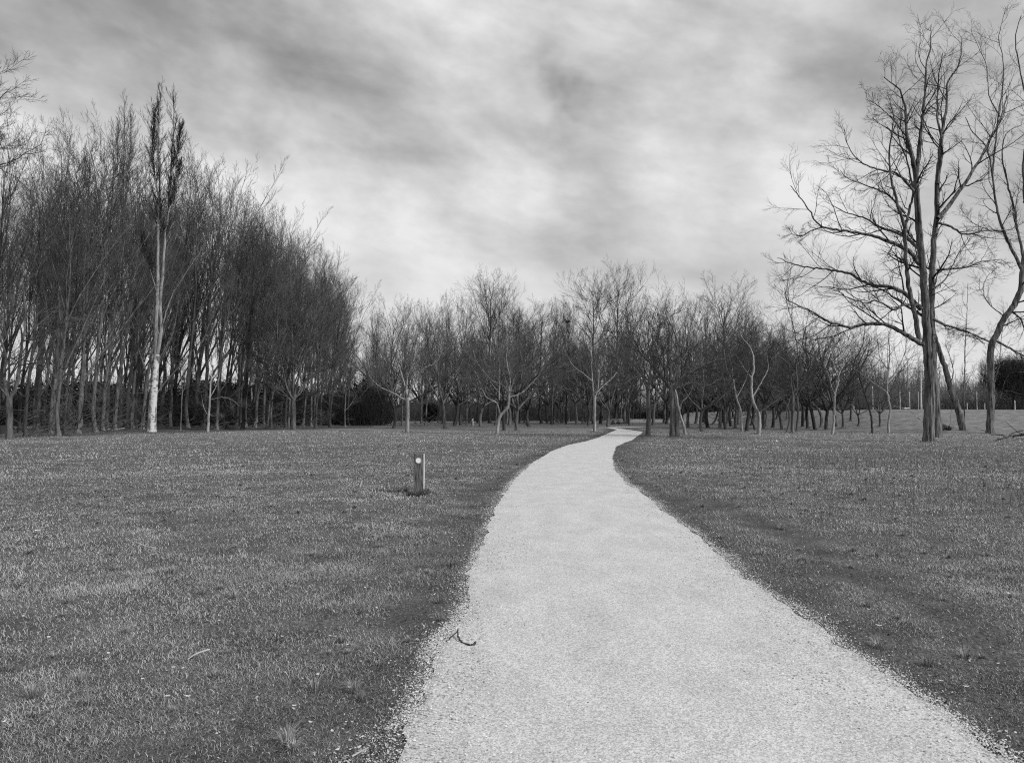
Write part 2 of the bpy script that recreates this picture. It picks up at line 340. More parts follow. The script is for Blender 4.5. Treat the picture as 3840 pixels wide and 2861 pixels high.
def stalks():
    rg = np.random.default_rng(56); n = 1500; cen = np.array([base(*p)[:2] for p in ((3120,1730),(3300,1745),(2650,1640),(2700,1650),(3500,1800),(3050,1760),(3380,1700),(3600,1720),(3800,1900),(3450,1880))])
    c = cen[rg.integers(0, len(cen), n)]; x = c[:, 0] + rg.normal(0, 1.6, n); y = c[:, 1] + rg.normal(0, 1.8, n); ok = path_dist(x, y) > .3; x, y = x[ok], y[ok]; n = len(x)
    L = rg.uniform(.12, .38, n); az = rg.uniform(0, 2 * PI, n); ln = rg.uniform(0, .4, n); z = ground_z(x, y); W = .006 + 0 * x
    tip = np.stack([x + np.cos(az) * L * ln, y + np.sin(az) * L * ln, z + L], 1); bs = np.stack([x, y, z], 1); s_ = np.stack([W, 0 * W, 0 * W], 1)
    V = np.stack([bs - s_, bs + s_, (bs + tip) / 2 - s_ * .8, (bs + tip) / 2 + s_ * .8, tip], 1).reshape(-1, 3); j = np.arange(n) * 5
    return V, np.stack([j, j + 1, j + 3, j + 2], 1), np.stack([j + 2, j + 3, j + 4], 1), np.repeat(rg.uniform(.02, .16, n), 5)
for V, Q, T, tn in (tufts(), stalks()): Vs.append(V); Qs.append(Q + off); Ts.append(T + off); Ns.append(tn); off += len(V)
tag(obj('grass', mesh_np('grass', np.concatenate(Vs), np.concatenate(Qs), M_grass, np.concatenate(Ns), np.concatenate(Ts))),
    'short rough meadow grass either side of the gravel path', 'grass', kind='stuff')

# loose stones of the path
def stones(n, r0, r1, seed, power, s0, s1, over, edge_only=False):
    inner = 0 if edge_only else 1
    rg = np.random.default_rng(seed); e = 1 - power
    y = (r0 ** e + rg.random(n) * (r1 ** e - r0 ** e)) ** (1 / e)
    l = np.interp(y, PY, PL); r = np.interp(y, PY, PR)
    tt = rg.random(n); x = l - over + tt * (r - l + 2 * over)
    if edge_only: x = np.where(tt < .5, l + rg.normal(0, .05, n) - np.abs(rg.normal(0, 1, n)) * .12 * np.clip(vnoise(y, y * 0, .9, 57) + .45, .12, 1) * (1 + .9 * sstep(6.5, 4, y)), r + rg.normal(0, .05, n) + np.abs(rg.normal(0, 1, n)) * .10 * np.clip(vnoise(y, y * 0, .8, 58) + .45, .12, 1))
    pd = path_dist(x, y); keep = rg.random(n) < np.where(pd > -.12, np.exp(-np.maximum(pd + .03 * vnoise(x, y, .4, 53), 0) / (.18 if edge_only else .10)), inner)
    keep &= rg.random(n) < .45 + .55 * np.clip(vnoise(x, y, .5, 51) + vnoise(x, y, 1.6, 52) + .35, 0, 1)
    x, y = x[keep], y[keep]; n = len(x)
    s = s0 + (s1 - s0) * rg.random(n) ** 4
    z = np.where(path_dist(x, y) < 0, ground_z(x, y) + .012, ground_z(x, y) + .004)
    D = np.array([(1, 0, 0), (0, 1, 0), (-1, 0, 0), (0, -1, 0), (0, 0, 1.)])
    J = D[None] * (1 + .5 * (rg.random((n, 5, 1)) - .5)) + .25 * (rg.random((n, 5, 3)) - .5)
    a = rg.uniform(0, 2 * PI, n); ca, sa = np.cos(a)[:, None], np.sin(a)[:, None]
    jx = J[..., 0] * ca - J[..., 1] * sa; jy = J[..., 0] * sa + J[..., 1] * ca
    V = np.stack([x[:, None] + jx * s[:, None], y[:, None] + jy * s[:, None] * .8, z[:, None] + J[..., 2] * s[:, None] * .75], -1).reshape(-1, 3)
    k = np.arange(n) * 5
    T = np.concatenate([np.stack([k + q, k + (q + 1) % 4, k + 4], 1) for q in range(4)])
    return V, T, np.repeat(np.clip(.50 + .24 * rg.standard_normal(n), .02, 1), 5)
M_stone = mat('stone_chip', .12, .66, tone=True, rough=.85)
A1 = stones(70000, 2.9, 9, 61, .9, .0022, .010, .35); A2 = stones(30000, 8, 30, 62, 1.1, .004, .013, .3); A3 = stones(75000, 2.9, 26, 63, 1.01, .0028, .0085, .3, True)
tag(obj('gravel', mesh_np('gravel', np.concatenate([A1[0], A2[0], A3[0]]), None, M_stone, np.concatenate([A1[2], A2[2], A3[2]]), np.concatenate([A1[1], A2[1] + len(A1[0]), A3[1] + len(A1[0]) + len(A2[0])]))),
    'loose pale stone chips strewn over the path and its ragged edges', 'gravel', kind='stuff')

# ------------------------------------------------------------------ tree growing
def norm(a): return a / (np.linalg.norm(a, axis=-1, keepdims=True) + 1e-9)
def grow(rg, S, D, L, R, seg, wander, trop, end=.25, droop=None):
    n = len(S); P = np.empty((n, seg + 1, 3)); P[:, 0] = S; d = norm(D); st = (L / seg)[:, None]
    up = np.array([0, 0, 1.])
    for k in range(seg):
        P[:, k + 1] = P[:, k] + d * st
        d = norm(d + rg.standard_normal((n, 3)) * wander + up * trop)
    t = np.linspace(0, 1, seg + 1)[None]
    return P, R[:, None] * (1 - t * (1 - end))
def kids(rg, P, Rr, Lp, K, t0, t1, ang, asd, ratio, prof, rmul, rmin):
    """children along every parent"""
    n, m, _ = P.shape
    t = t0 + (t1 - t0) * (np.arange(K)[None] + rg.random((n, K))) / K
    f = t * (m - 1); i = np.minimum(f.astype(int), m - 2); fr = (f - i)[..., None]
    ii = np.arange(n)[:, None]
    S = P[ii, i] * (1 - fr) + P[ii, i + 1] * fr; T = norm(P[ii, i + 1] - P[ii, i])
    r = Rr[ii, i] * (1 - fr[..., 0]) + Rr[ii, i + 1] * fr[..., 0]
    ref = norm(rg.standard_normal((n, K, 3))); U = norm(np.cross(T, ref))
    a = np.radians(ang + asd * rg.standard_normal((n, K)))[..., None]
    D = T * np.cos(a) + U * np.sin(a)
    L = Lp[:, None] * ratio * prof(t) * rg.uniform(.6, 1.2, (n, K))
    R = np.maximum(r * rmul, rmin)
    return S.reshape(-1, 3), D.reshape(-1, 3), L.ravel(), np.minimum(R, r * .9).ravel()
def tubes(P, R, k, cap=True, ridge=0, seed=0):
    n, m, _ = P.shape
    T = np.empty_like(P); T[:, 1:-1] = P[:, 2:] - P[:, :-2]; T[:, 0] = P[:, 1] - P[:, 0]; T[:, -1] = P[:, -1] - P[:, -2]; T = norm(T)
    mean = norm(P[:, -1] - P[:, 0]); ref = np.where(np.abs(mean[:, :1]) < .7, np.array([[1., 0, 0]]), np.array([[0, 1., 0]]))
    U = norm(np.cross(T, ref[:, None])); W = np.cross(T, U)
    a = np.arange(k) * 2 * PI / k
    rr = R[:, :, None] * np.ones(k)[None, None]
    if ridge:
        rg = np.random.default_rng(seed); ph = rg.uniform(0, 6, (n, 1, 3))
        aa = a[None, None]; tw = np.arange(m)[None, :, None] * .05
        rr = rr * (1 + ridge * np.sin(aa * 7 + ph[..., :1] + tw * 3) + ridge * .8 * np.sin(aa * 11 + ph[..., 1:2] - tw * 5) + ridge * .9 * np.sin(aa * 3 + ph[..., 2:3] + tw * 2) + ridge * .5 * rg.standard_normal((n, m, k)))
    V = P[:, :, None] + (U[:, :, None] * np.cos(a)[None, None, :, None] + W[:, :, None] * np.sin(a)[None, None, :, None]) * rr[..., None]
    V = V.reshape(-1, 3)
    b = (np.arange(n)[:, None, None] * m + np.arange(m - 1)[None, :, None]) * k
    j = np.arange(k)[None, None]; j2 = (j + 1) % k
    Q = np.stack([b + j, b + j2, b + k + j2, b + k + j], -1).reshape(-1, 4)
    return V, Q
def join(parts):
    Vs, Qs, o = [], [], 0
    for V, Q in parts: Vs.append(V); Qs.append(Q + o); o += len(V)
    return np.concatenate(Vs), np.concatenate(Qs)
def spline(pts, n):
    """smooth curve through points, arc-length spaced"""
    P = np.asarray(pts, float)
    if len(P) == 2: P = np.stack([P[0], (P[0] + P[1]) / 2, P[1]])
    Pe = np.vstack([2 * P[0] - P[1], P, 2 * P[-1] - P[-2]]); out = []
    for i in range(len(P) - 1):
        a, b, c, d = Pe[i:i + 4]
        t = np.linspace(0, 1, 12, endpoint=False)[:, None]
        out.append(.5 * (2 * b + (c - a) * t + (2 * a - 5 * b + 4 * c - d) * t ** 2 + (3 * b - a - 3 * c + d) * t ** 3))
    out = np.vstack(out + [P[-1:]]); s = np.r_[0, np.cumsum(np.linalg.norm(np.diff(out, axis=0), axis=1))]
    u = np.linspace(0, s[-1], n); return np.stack([np.interp(u, s, out[:, k]) for k in range(3)], 1), s[-1]
PARK = dict(r1=.02, r2=.012, k1=9, a1=42, l1=.55, k2=6, a2=34, l2=.56, k3=5, a3=30, l3=.58, w=.09, tr=.07, rt=.0075)
def crown_from(rg, limbs, prm, t0=.3, k1=None, lcap=5.5):
    """limbs: list of (P (m,3), R (m,), length). Returns tube parts of branches, boughs and twigs."""
    parts = []; S, D, L, R = [], [], [], []
    for P, Rr, ln, tt in limbs:
        K = max(3, int(round((k1 or prm['k1']) * (1 - tt) * min(1.2, .3 + ln / 6))))
        s = kids(rg, P[None], Rr[None], np.array([min(ln, 9.)]), K, tt, 1, prm['a1'], 12, prm['l1'], lambda t: .35 + .65 * np.sin(PI * np.clip(.15 + t * .75, 0, 1)), .5, prm.get('r1', .016))
        S.append(s[0]); D.append(s[1]); L.append(np.minimum(s[2], lcap)); R.append(np.minimum(s[3], .07))
    S, D, L, R = map(np.concatenate, (S, D, L, R))
    P1, R1 = grow(rg, S, D, L, R, 6, prm['w'], prm['tr']); parts.append(tubes(P1, R1, 4))
    s = kids(rg, P1, R1, L, prm['k2'], .12, 1, prm['a2'], 10, prm['l2'], lambda t: 1.15 - .6 * t, .6, prm.get('r2', .010))
    P2, R2 = grow(rg, *s, 4, prm['w'], prm['tr']); parts.append(tubes(P2, R2, 3))
    s = kids(rg, P2, R2, s[2], prm['k3'], .1, 1, prm['a3'], 10, prm['l3'], lambda t: 1.2 - .6 * t, .7, prm['rt'])
    s = (s[0], s[1], np.maximum(s[2], .25), np.maximum(s[3], prm['rt']))
    P3_, R3 = grow(rg, *s, 2, prm['w'], prm['tr'], .5); parts.append(tubes(P3_, R3, 3))
    return join(parts)

WOOD = dict(k1=9, a1=30, l1=.42, k2=5, a2=27, l2=.58, k3=4, a3=26, l3=.60, w=.06, tr=.11, rt=.010, r1=.022, r2=.013)
def forest(seed, H, r, lean=.05, fork=.28, nl=10, ang=24, sweep=.16, prm=WOOD, dead=14, cap=.105):
    """tall forest tree: clean stem, then limbs fanning steeply upward, swept a little by the wind"""
    rg = np.random.default_rng(seed); m = 18; t = np.r_[0, .008, .02, .045, np.linspace(.09, 1, 14)]; Ht = H * .80
    P = np.stack([lean * Ht * t ** 1.6 + .0025 * H * np.cumsum(rg.standard_normal(m)) * (t > .03), .0025 * H * np.cumsum(rg.standard_normal(m)) * (t > .03), Ht * t], 1); P -= P[0]
    P[0, 2] = -.25; R = r * (1 - .86 * t ** .9) + .012; R[:4] *= (1.95, 1.5, 1.2, 1.06)
    trunk = [tubes(P[None], R[None], 9)]; limbs = [(P[11:], R[11:], Ht * .42, .1)]
    for k in range(nl):
        q = fork + (.97 - fork) * (k + rg.random() * .6) / nl; i = min(int(np.searchsorted(t, q)) - 1, m - 2); f = (q - t[i]) / (t[i + 1] - t[i])
        S = P[i] * (1 - f) + P[i + 1] * f; a = k * 2.4 + rg.normal() * .3; tl = math.radians(ang * (1.35 - .5 * q) + rg.normal() * 4)
        d = np.array([math.sin(tl) * math.cos(a) + sweep, math.sin(tl) * math.sin(a), math.cos(tl)])
        L = (H - S[2]) * rg.uniform(.80, 1.06) * (.62 if q < fork + .15 else (.8 if q < fork + .3 else 1.0)); L = max(L, H * .16)
        Pl, Rl = grow(rg, S[None], d[None], np.array([L]), np.array([max(R[i] * .62, .04)]), 12, .05, .030, .12)
        trunk.append(tubes(Pl, Rl, 6)); limbs.append((Pl[0], Rl[0], L, .12))
    cr = [crown_from(rg, limbs, prm, lcap=H * cap)]
    q = kids(rg, P[None], R[None], np.array([H]), dead, .07, fork + .1, 72, 14, .12, lambda u_: 1 + 0 * u_, .2, .010)
    P4, R4 = grow(rg, *q, 5, .12, -.02); cr.append(tubes(P4, R4, 3))
    q = kids(rg, P4, R4, q[2], 6, .2, 1, 40, 12, .5, lambda u_: 1.1 - .5 * u_, .6, .006)
    P5, R5 = grow(rg, *q, 3, .12, 0); cr.append(tubes(P5, R5, 3))
    return join(trunk), join(cr)
def park_auto(seed, H, r, fork=2.6, nl=5, ang=42, lean=(0, 0), prm=PARK, curv=.25):
    rg = np.random.default_rng(seed)
    top = np.array([lean[0] + rg.normal() * .15, lean[1] + rg.normal() * .15, fork])
    mid = top * .5 + np.array([rg.normal() * curv * .4, rg.normal() * curv * .4, 0])
    P, ln = spline([(0, 0, -.2), mid, top], 9); R = r * (1 - .28 * np.linspace(0, 1, 9)); R[0] *= 1.35
    trunk = [tubes(P[None], R[None], 10, ridge=.03, seed=seed)]
    limbs = []
    for k in range(nl):
        a = k * 2 * PI / nl + rg.normal() * .3; tilt = math.radians(ang * (.45 if k == 0 else 1) + rg.normal() * 8)
        d = np.array([math.sin(tilt) * math.cos(a), math.sin(tilt) * math.sin(a), math.cos(tilt)])
        L = (H - fork) / max(.62, math.cos(tilt)) * rg.uniform(.72, .92)
        S = (P[-1] if k % 2 == 0 else P[-2] * .5 + P[-1] * .5) - d * r * .4
        Pl, Rl = grow(rg, S[None], d[None], np.array([L]), np.array([r * .58]), 10, .10, .05, .18)
        trunk.append(tubes(Pl, Rl, 7)); limbs.append((Pl[0], Rl[0], L, .18))
    return join(trunk), crown_from(rg, limbs, prm)

def put_tree(name, tr_me, cr_me, loc, rz=0, sc=1., label=None, group=None, scz=None):
    e = empty(name, tuple(loc), rz); e.scale = (sc, sc, scz or sc)
    obj('trunk', tr_me, e); obj('crown', cr_me, e)
    return tag(e, label, 'tree', group)

# landmarks give every tree of a row a place one can find
LAND = [(569, 'the white-barked poplar'), (1101, 'the round-crowned tree'), (1527, 'the pale wide-forked tree'), (1863, 'the pale slanting tree'),
        (2230, 'the pale pathside trunk'), (2529, 'the double-trunk tree'), (3122, 'the white-sided trunk'), (3487, 'the big twin-stemmed tree')]
ORD = ['first', 'second', 'third', 'fourth', 'fifth', 'sixth', 'seventh', 'eighth', 'ninth', 'tenth', 'eleventh', 'twelfth', 'thirteenth', 'fourteenth', 'fifteenth', 'sixteenth']
used_pos = []
def labels_for(entries):
    """entries: list of (px, adjective) -> label naming its rank from the closest landmark"""
    out = [None] * len(entries); pxs = np.array([e[0] for e in entries], float)
    near = [int(np.argmin([abs(p - l[0]) for l in LAND])) for p in pxs]
    for li, (lx, ln) in enumerate(LAND):
        for side in (-1, 1):
            idx = [i for i in range(len(pxs)) if near[i] == li and (pxs[i] - lx) * side >= 0]
            idx.sort(key=lambda i: abs(pxs[i] - lx))
            for r_, i in enumerate(idx):
                out[i] = f"{entries[i][1]}, {ORD[min(r_, 15)]} trunk {'right' if side > 0 else 'left'} of {ln}"
    return out

# ---- meshes shared by the many
def two(name, pair, mt, mc):
    return mesh_np(name + '_trunk', *pair[0], mt, smooth=True), mesh_np(name + '_crown', *pair[1], mc)
POP = [two('wood%d' % k, forest(100 + k, 24, .17 + .015 * (k % 3), lean=[.03, .07, .02, .09, .04, .11][k], ang=[14, 11, 18, 13, 9, 20][k], fork=[.22, .28, .18, .24, .32, .2][k], nl=[11, 9, 12, 10, 9, 12][k], sweep=[.06, .12, .08, .18, .05, .14][k]), [M_bark, M_bark_dark, M_bark][k % 3], [M_twig, M_twig_mid][k % 2]) for k in range(6)]
PRK = [two('park%d' % k, park_auto(200 + k, 11.5, .21, fork=2.3 + .35 * (k % 3), nl=[5, 4, 6, 5, 4, 5][k], ang=[42, 50, 38, 46, 52, 40][k], lean=[(.3, 0), (-.3, 0), (0, 0), (.5, .2), (-.5, 0), (.1, -.2)][k]), [M_bark, M_bark_dark][k % 2], [M_twig, M_twig_mid][k % 2]) for k in range(6)]
OVAL = [two('oval%d' % k, forest(150 + k, 24, .18, lean=.01 * k, ang=[40, 36, 24][k], fork=[.5, .48, .4][k], nl=[13, 12, 11][k], sweep=.02, prm=dict(WOOD, k1=10, a1=38, k2=6, k3=4, w=.09, rt=.008), cap=.15), M_bark_dark, M_twig_dark) for k in range(3)]
SLIM = [two('slim%d' % k, forest(300 + k, 9, .075, nl=5, prm=dict(WOOD, k1=9, k2=6, k3=5, rt=.006), dead=5), M_bark, M_twig_mid) for k in range(2)]

# silhouette of the tree tops (photograph pixels)
SIL = np.array([(-400,430),(0,490),(75,450),(190,500),(260,540),(370,470),(450,430),(530,520),(600,520),(700,570),(820,630),(900,710),(1000,790),(1100,860),(1180,935),(1250,990),(1330,1085),(1390,1170),(1455,1130),(1520,1180),(1576,1143),(1697,1110),(1760,1190),(1836,996),(1900,1080),(1990,1130),(2043,1125),(2090,1160),(2150,1200),(2217,996),(2270,1100),(2330,979),(2390,1110),(2480,1110),(2563,1110),(2620,1120),(2702,1056),(2823,1126),(2880,1220),(2944,1200),(3060,1250),(3170,1240),(3300,1330),(3500,1400),(3840,1400)], float)
def sil(px): return float(np.interp(px, SIL[:, 0], SIL[:, 1]))

# ---- left wood, front rows: (px, base py, kind, adjective, height factor)
FRONT = [(-60,1640,1,'dark trunk',1),(97,1639,1,'thick dark trunk',.95),(135,1603,0,'slim grey stem',.95),(145,1601,0,'thin dark stem',.9),(194,1609,2,'thick shaded trunk',1),
 (218,1636,0,'grey trunk with a flared foot',1),(244,1633,1,'slim dark trunk',.95),(291,1627,2,'rugged trunk',1.0),(357,1621,0,'pale grey straight trunk',1),(400,1612,3,'slim dark trunk',.97),(472,1604,4,'slim grey stem',1),(496,1608,3,'slim grey stem leaning right',.95),(531,1610,5,'slanting grey trunk',.97),
 (587,1598,1,'dark slender trunk',.9),(600,1598,2,'dark slender trunk',.95),(640,1600,3,'slanting grey trunk',1),(655,1600,1,'dark straight trunk',.93),(703,1605,0,'slim grey trunk',.97),(728,1594,5,'grey trunk leaning right',1),(762,1602,2,'black narrow trunk',.95),(808,1592,4,'faintly lit trunk',1),(842,1601,1,'broad dark trunk',.96),
 (888,1596,2,'dark trunk',.97),(901,1598,3,'slim speckled trunk',.97),(921,1601,0,'slim grey trunk',1),(944,1593,5,'grey trunk leaning right',.97),(960,1599,4,'slim lit trunk',1),(992,1592,2,'dark trunk',.96),(1016,1606,0,'grey trunk above a fallen branch',.97),(1052,1602,4,'slim grey trunk',.94),(1072,1606,1,'dark rough trunk',.9),(1084,1608,3,'slim dark trunk',.9),
 (1135,1601,5,'grey trunk leaning right',.97),(1166,1600,3,'slim grey trunk',.95),(1183,1609,4,'lit grey trunk leaning right',.97),(1202,1596,0,'slim grey trunk',1),(1214,1588,2,'faint grey trunk',.9)]
labs = labels_for([(f[0], 'tall bare tree, ' + f[3]) for f in FRONT])
def tall_inst(px, py, kind, hf, label, group, rg, name='tall_tree', pool=POP, H0=24., ztop=None, wmul=1.):
    b = base(px, py); topy = sil(px) if ztop is None else ztop
    top = P3(px, topy, b[1])[2] - b[2]; H = top * hf
    sz = H / H0; s = sz * wmul
    tm, cm = pool[kind % len(pool)]
    return put_tree(name, tm, cm, b, rg.uniform(-.35, .35), s, label, group, scz=sz)
rg0 = np.random.default_rng(77)
for f, lb in zip(FRONT, labs):
    b = tall_inst(f[0], f[1], f[2], f[4] * rg0.uniform(.80, 1.02), lb, 'tall bare trees at the edge of the left wood', rg0)
    used_pos.append(b.location[:2])
# deeper in the wood
cnt = 0
while cnt < 74:
    px = rg0.uniform(-330, 1330); near = 1639 - (max(px, 0) / 1330) * 33
    y0 = 1.0 * EYE * F / (near - 1552)
    Yd = rg0.uniform(y0 * 1.06, y0 * 1.06 + 62); Xd = (px - CX) / F * Yd
    if any(math.hypot(Xd - a[0], Yd - a[1]) < 2.3 for a in used_pos): continue
    used_pos.append((Xd, Yd)); cnt += 1
    z = float(ground_z(Xd, Yd)); top = P3(px, sil(px), Yd)[2] - z
    H = top * rg0.uniform(.62, 1.0) * .95; H = min(H, 31)
    tm, cm = POP[rg0.integers(0, 6)]
    put_tree('tall_tree', tm, cm, (Xd, Yd, z), rg0.uniform(-.5, .5), max(.8, min(H / 24, 1.1)), 'tall bare tree standing deep among the crowded trunks of the left wood', 'trees deep in the left wood', scz=H / 24)

# ---- custom trees: limbs traced as real curves at the tree's own distance
def custom(name, px, py, limbs, rad, mt, mc, label, seed, prm=PARK, t0=.3, group=None, ridge=.05, depth=None, k1=None, lcap=5.5, sides=12, rs=.74, category='tree'):
    """limbs: list of (points in px, start radius m, end radius m, depth drift m, t where branching starts)"""
    rg = np.random.default_rng(seed); b = base(px, py); tr, lm = [], []
    for pts, r0, r1, dd, tt in limbs:
        r0 *= rs; r1 = max(r1 * rs, .012)
        ptsw = []
        n = len(pts)
        for i, p in enumerate(pts):
            ptsw.append(P3(p[0], p[1], b[1] + (p[2] if len(p) > 2 else 0) + dd * i / max(1, n - 1)) - b)
        ptsw = np.array(ptsw)
        if pts[0][1] >= py - 3: ptsw[0, 2] = -.25
        m = max(12, 5 * n); P, ln = spline(ptsw, m)
        # small natural waver
        P[1:-1] += rg.standard_normal((m - 2, 3)) * min(.018, ln * .003)
        t = np.linspace(0, 1, m); R = r0 + (r1 - r0) * t ** .85
        if pts[0][1] >= py - 3: R[:2] *= (1.3, 1.1)
        tr.append(tubes(P[None], R[None], sides if r0 > .06 else 6, ridge=ridge if r0 > .09 else 0, seed=seed)); lm.append((P, R, ln, tt))
    e = empty(name, tuple(b)); 
    obj('trunk', mesh_np(name + '_trunk', *join(tr), mt, smooth=True), e)
    obj('crown', mesh_np(name + '_crown', *crown_from(rg, [q for q in lm if q[3] < .99], prm, t0, k1, lcap), mc), e)
    tag(e, label, category, group); used_pos.append((b[0], b[1])); return e
# open, crooked twigs of the two big trees on the right
OPEN = dict(k1=11, a1=42, l1=.38, k2=6, a2=38, l2=.52, k3=5, a3=36, l3=.55, w=.13, tr=.06, rt=.0065)
BIG = [
 ([(3483,1657),(3484,1540),(3485,1424),(3477,1297),(3474,1212),(3470,1127),(3461,1017),(3448,872),(3437,726),(3434,654)], .33, .15, 0, .5),
 ([(3434,654),(3418,580),(3401,508),(3394,407),(3376,341),(3340,310),(3314,290)], .15, .02, -1.5, .1),
 ([(3434,660),(3446,580),(3452,508),(3462,410),(3470,327),(3474,240),(3490,170),(3492,94)], .15, .02, 1, .15),
 ([(3517,1640),(3506,1508),(3498,1339),(3492,1170),(3496,1017),(3503,908),(3514,799),(3514,690)], .27, .13, .9, .55),
 ([(3514,690),(3525,560),(3539,465),(3550,392),(3554,312),(3597,240),(3608,145)], .14, .02, 1.5, .1),
 ([(3514,690),(3532,552),(3515,430),(3521,290),(3535,200)], .11, .02, -1.5, .1),
 ([(3517,820),(3576,748),(3663,617),(3706,537),(3757,436),(3775,360)], .14, .03, 1, .2),
 ([(3447,1275),(3430,1178),(3413,1110),(3401,1017),(3394,915),(3394,857)], .15, .10, -.8, .6),
 ([(3394,857),(3350,712),(3335,600),(3343,508),(3350,436),(3330,360)], .10, .02, -1.5, .1),
 ([(3394,857),(3410,780),(3423,726),(3400,600),(3370,520),(3385,430)], .09, .02, 1.5, .1),
 ([(3470,1297),(3387,1250),(3336,1222),(3285,1214),(3235,1217),(3188,1229),(3150,1216),(3104,1205),(3049,1172),(3004,1150),(2949,1122),(2942,1080)], .15, .02, -2, .12),
 ([(3455,1160),(3387,1097),(3336,1076),(3277,1070),(3226,1051),(3184,1027),(3118,1013),(3009,999),(2960,985),(2915,968)], .14, .02, 1.5, .12),
 ([(3447,990),(3401,937),(3321,901),(3249,879),(3154,864),(3074,846),(3031,784),(2987,726),(2965,697)], .13, .02, -2.5, .15),
 ([(3090,852),(3050,862),(3009,883),(2975,880),(2958,858)], .045, .015, -1, .1),
 ([(3447,935),(3380,880),(3307,857),(3249,821),(3180,800),(3118,770)], .10, .02, 2, .15),
 ([(3441,730),(3365,654),(3307,639),(3220,603),(3176,537),(3165,487)], .085, .015, -1, .15),
 ([(3394,800),(3330,730),(3249,697),(3176,668),(3151,639)], .07, .015, 2, .1),
 ([(3401,515),(3336,436),(3285,392),(3245,372)], .05, .012, -1, .1),
 ([(3449,1146),(3387,1144),(3353,1161),(3290,1127),(3256,1136),(3192,1123),(3150,1097),(3110,1080)], .09, .015, -3, .1),
 ([(3470,1190),(3379,1135),(3330,1100),(3290,1080),(3220,1075)], .09, .015, 3, .1),
 ([(3500,1197),(3548,1220),(3590,1232),(3640,1250),(3690,1290)], .09, .02, -1.5, .15),
 ([(3514,835),(3568,850),(3616,879),(3699,864),(3772,864),(3820,850)], .08, .02, 1, .2),
 ([(3512,1013),(3570,1008),(3626,1002),(3684,981),(3757,973)], .075, .015, -1, .15),
 ([(3500,1085),(3550,1040),(3590,960),(3640,900)], .06, .015, 2, .1),
]
custom('twin_stemmed_tree', 3485, 1657, BIG, .5, M_bark_furrow, M_twig_dark, 'big dark tree on the right with two furrowed stems and long level limbs reaching left', 401, OPEN, ridge=.07, sides=22, lcap=3.6, rs=.98)
B2 = [
 ([(3709,1625),(3716,1508),(3714,1381),(3718,1297),(3739,1254),(3764,1199),(3803,1144),(3828,1085),(3834,1017)], .34, .22, 0, .6),
 ([(3834,1017),(3808,966),(3764,872),(3735,763),(3721,654),(3699,552),(3650,500),(3620,440)], .16, .03, -1, .15),
 ([(3721,660),(3735,520),(3743,436),(3761,327),(3761,218),(3746,145),(3772,29)], .10, .02, 1, .1),
 ([(3834,1010),(3833,944),(3812,850),(3808,800),(3779,690),(3757,581),(3775,500),(3830,470)], .14, .03, 2, .15),
 ([(3834,1010),(3850,900),(3845,760),(3838,600),(3860,450),(3830,290),(3808,145),(3830,60)], .16, .03, -1.5, .15),
 ([(3757,450),(3710,360),(3700,250),(3660,160),(3640,110)], .06, .015, -1.5, .1),
 ([(3840,760),(3900,600),(3930,450),(3960,300)], .12, .02, 1, .1),
 ([(3732,1276),(3786,1305),(3840,1335),(3920,1360)], .12, .03, -1, .2),
 ([(3718,1285),(3659,1258),(3608,1241),(3560,1233),(3531,1233)], .08, .02, -1, .15),
 ([(3790,1165),(3830,1200),(3850,1260),(3900,1290)], .10, .02, 1, .1),
 ([(3726,1455),(3738,1400),(3748,1360),(3756,1254),(3760,1180)], .05, .015, -.6, .3),
 ([(3736,1525),(3752,1480),(3764,1441),(3786,1402),(3830,1395),(3880,1410)], .035, .012, -.8, .4),
 ([(3738,1475),(3770,1465),(3800,1470),(3845,1485)], .03, .012, -.8, .4),
 ([(3770,1190),(3700,1130),(3690,1060),(3740,1000)], .06, .015, 1.5, .15),
 ([(3764,872),(3700,860),(3640,830),(3600,780)], .06, .015, 1.5, .15)]
custom('crooked_tree', 3709, 1625, B2, .3, M_bark_furrow, M_twig_dark, 'dark crooked tree at the right frame edge, its bare trunk bending right then up', 402, OPEN, ridge=.07, sides=18, lcap=3.2, rs=.85)
custom('leaning_tree', 3616, 1614, [([(3616,1614),(3596,1550),(3574,1487),(3544,1381),(3523,1318),(3504,1254),(3490,1190),(3478,1110)], .27, .12, 1, .8), ([(3490,1190),(3470,1060),(3440,960),(3420,880)], .1, .02, 2, .1), ([(3544,1381),(3520,1380),(3500,1420)], .03, .01, 1, .2), ([(3560,1440),(3575,1400),(3560,1330),(3545,1290)], .04, .01, -.5, .2)], .27, M_bark_furrow, M_twig, 'heavy leaning trunk propped left against the big twin-stemmed tree', 403, OPEN, ridge=.06, sides=16, lcap=2.6, rs=1.1)
SAP = dict(k1=16, a1=55, l1=.40, k2=6, a2=45, l2=.5, k3=4, a3=40, l3=.5, w=.12, tr=.02, rt=.005)
custom('sapling', 3617, 1606, [([(3617,1606),(3615,1520),(3614,1466),(3618,1339),(3625,1212),(3627,1127),(3630,1060)], .085, .02, 0, .28), ([(3617,1500),(3630,1482),(3650,1478),(3675,1495),(3703,1506)], .03, .01, -.5, .5)], .1, M_bark, M_twig, 'slim upright sapling rising from the foot of the leaning trunk', 404, SAP, ridge=0, lcap=2.6)

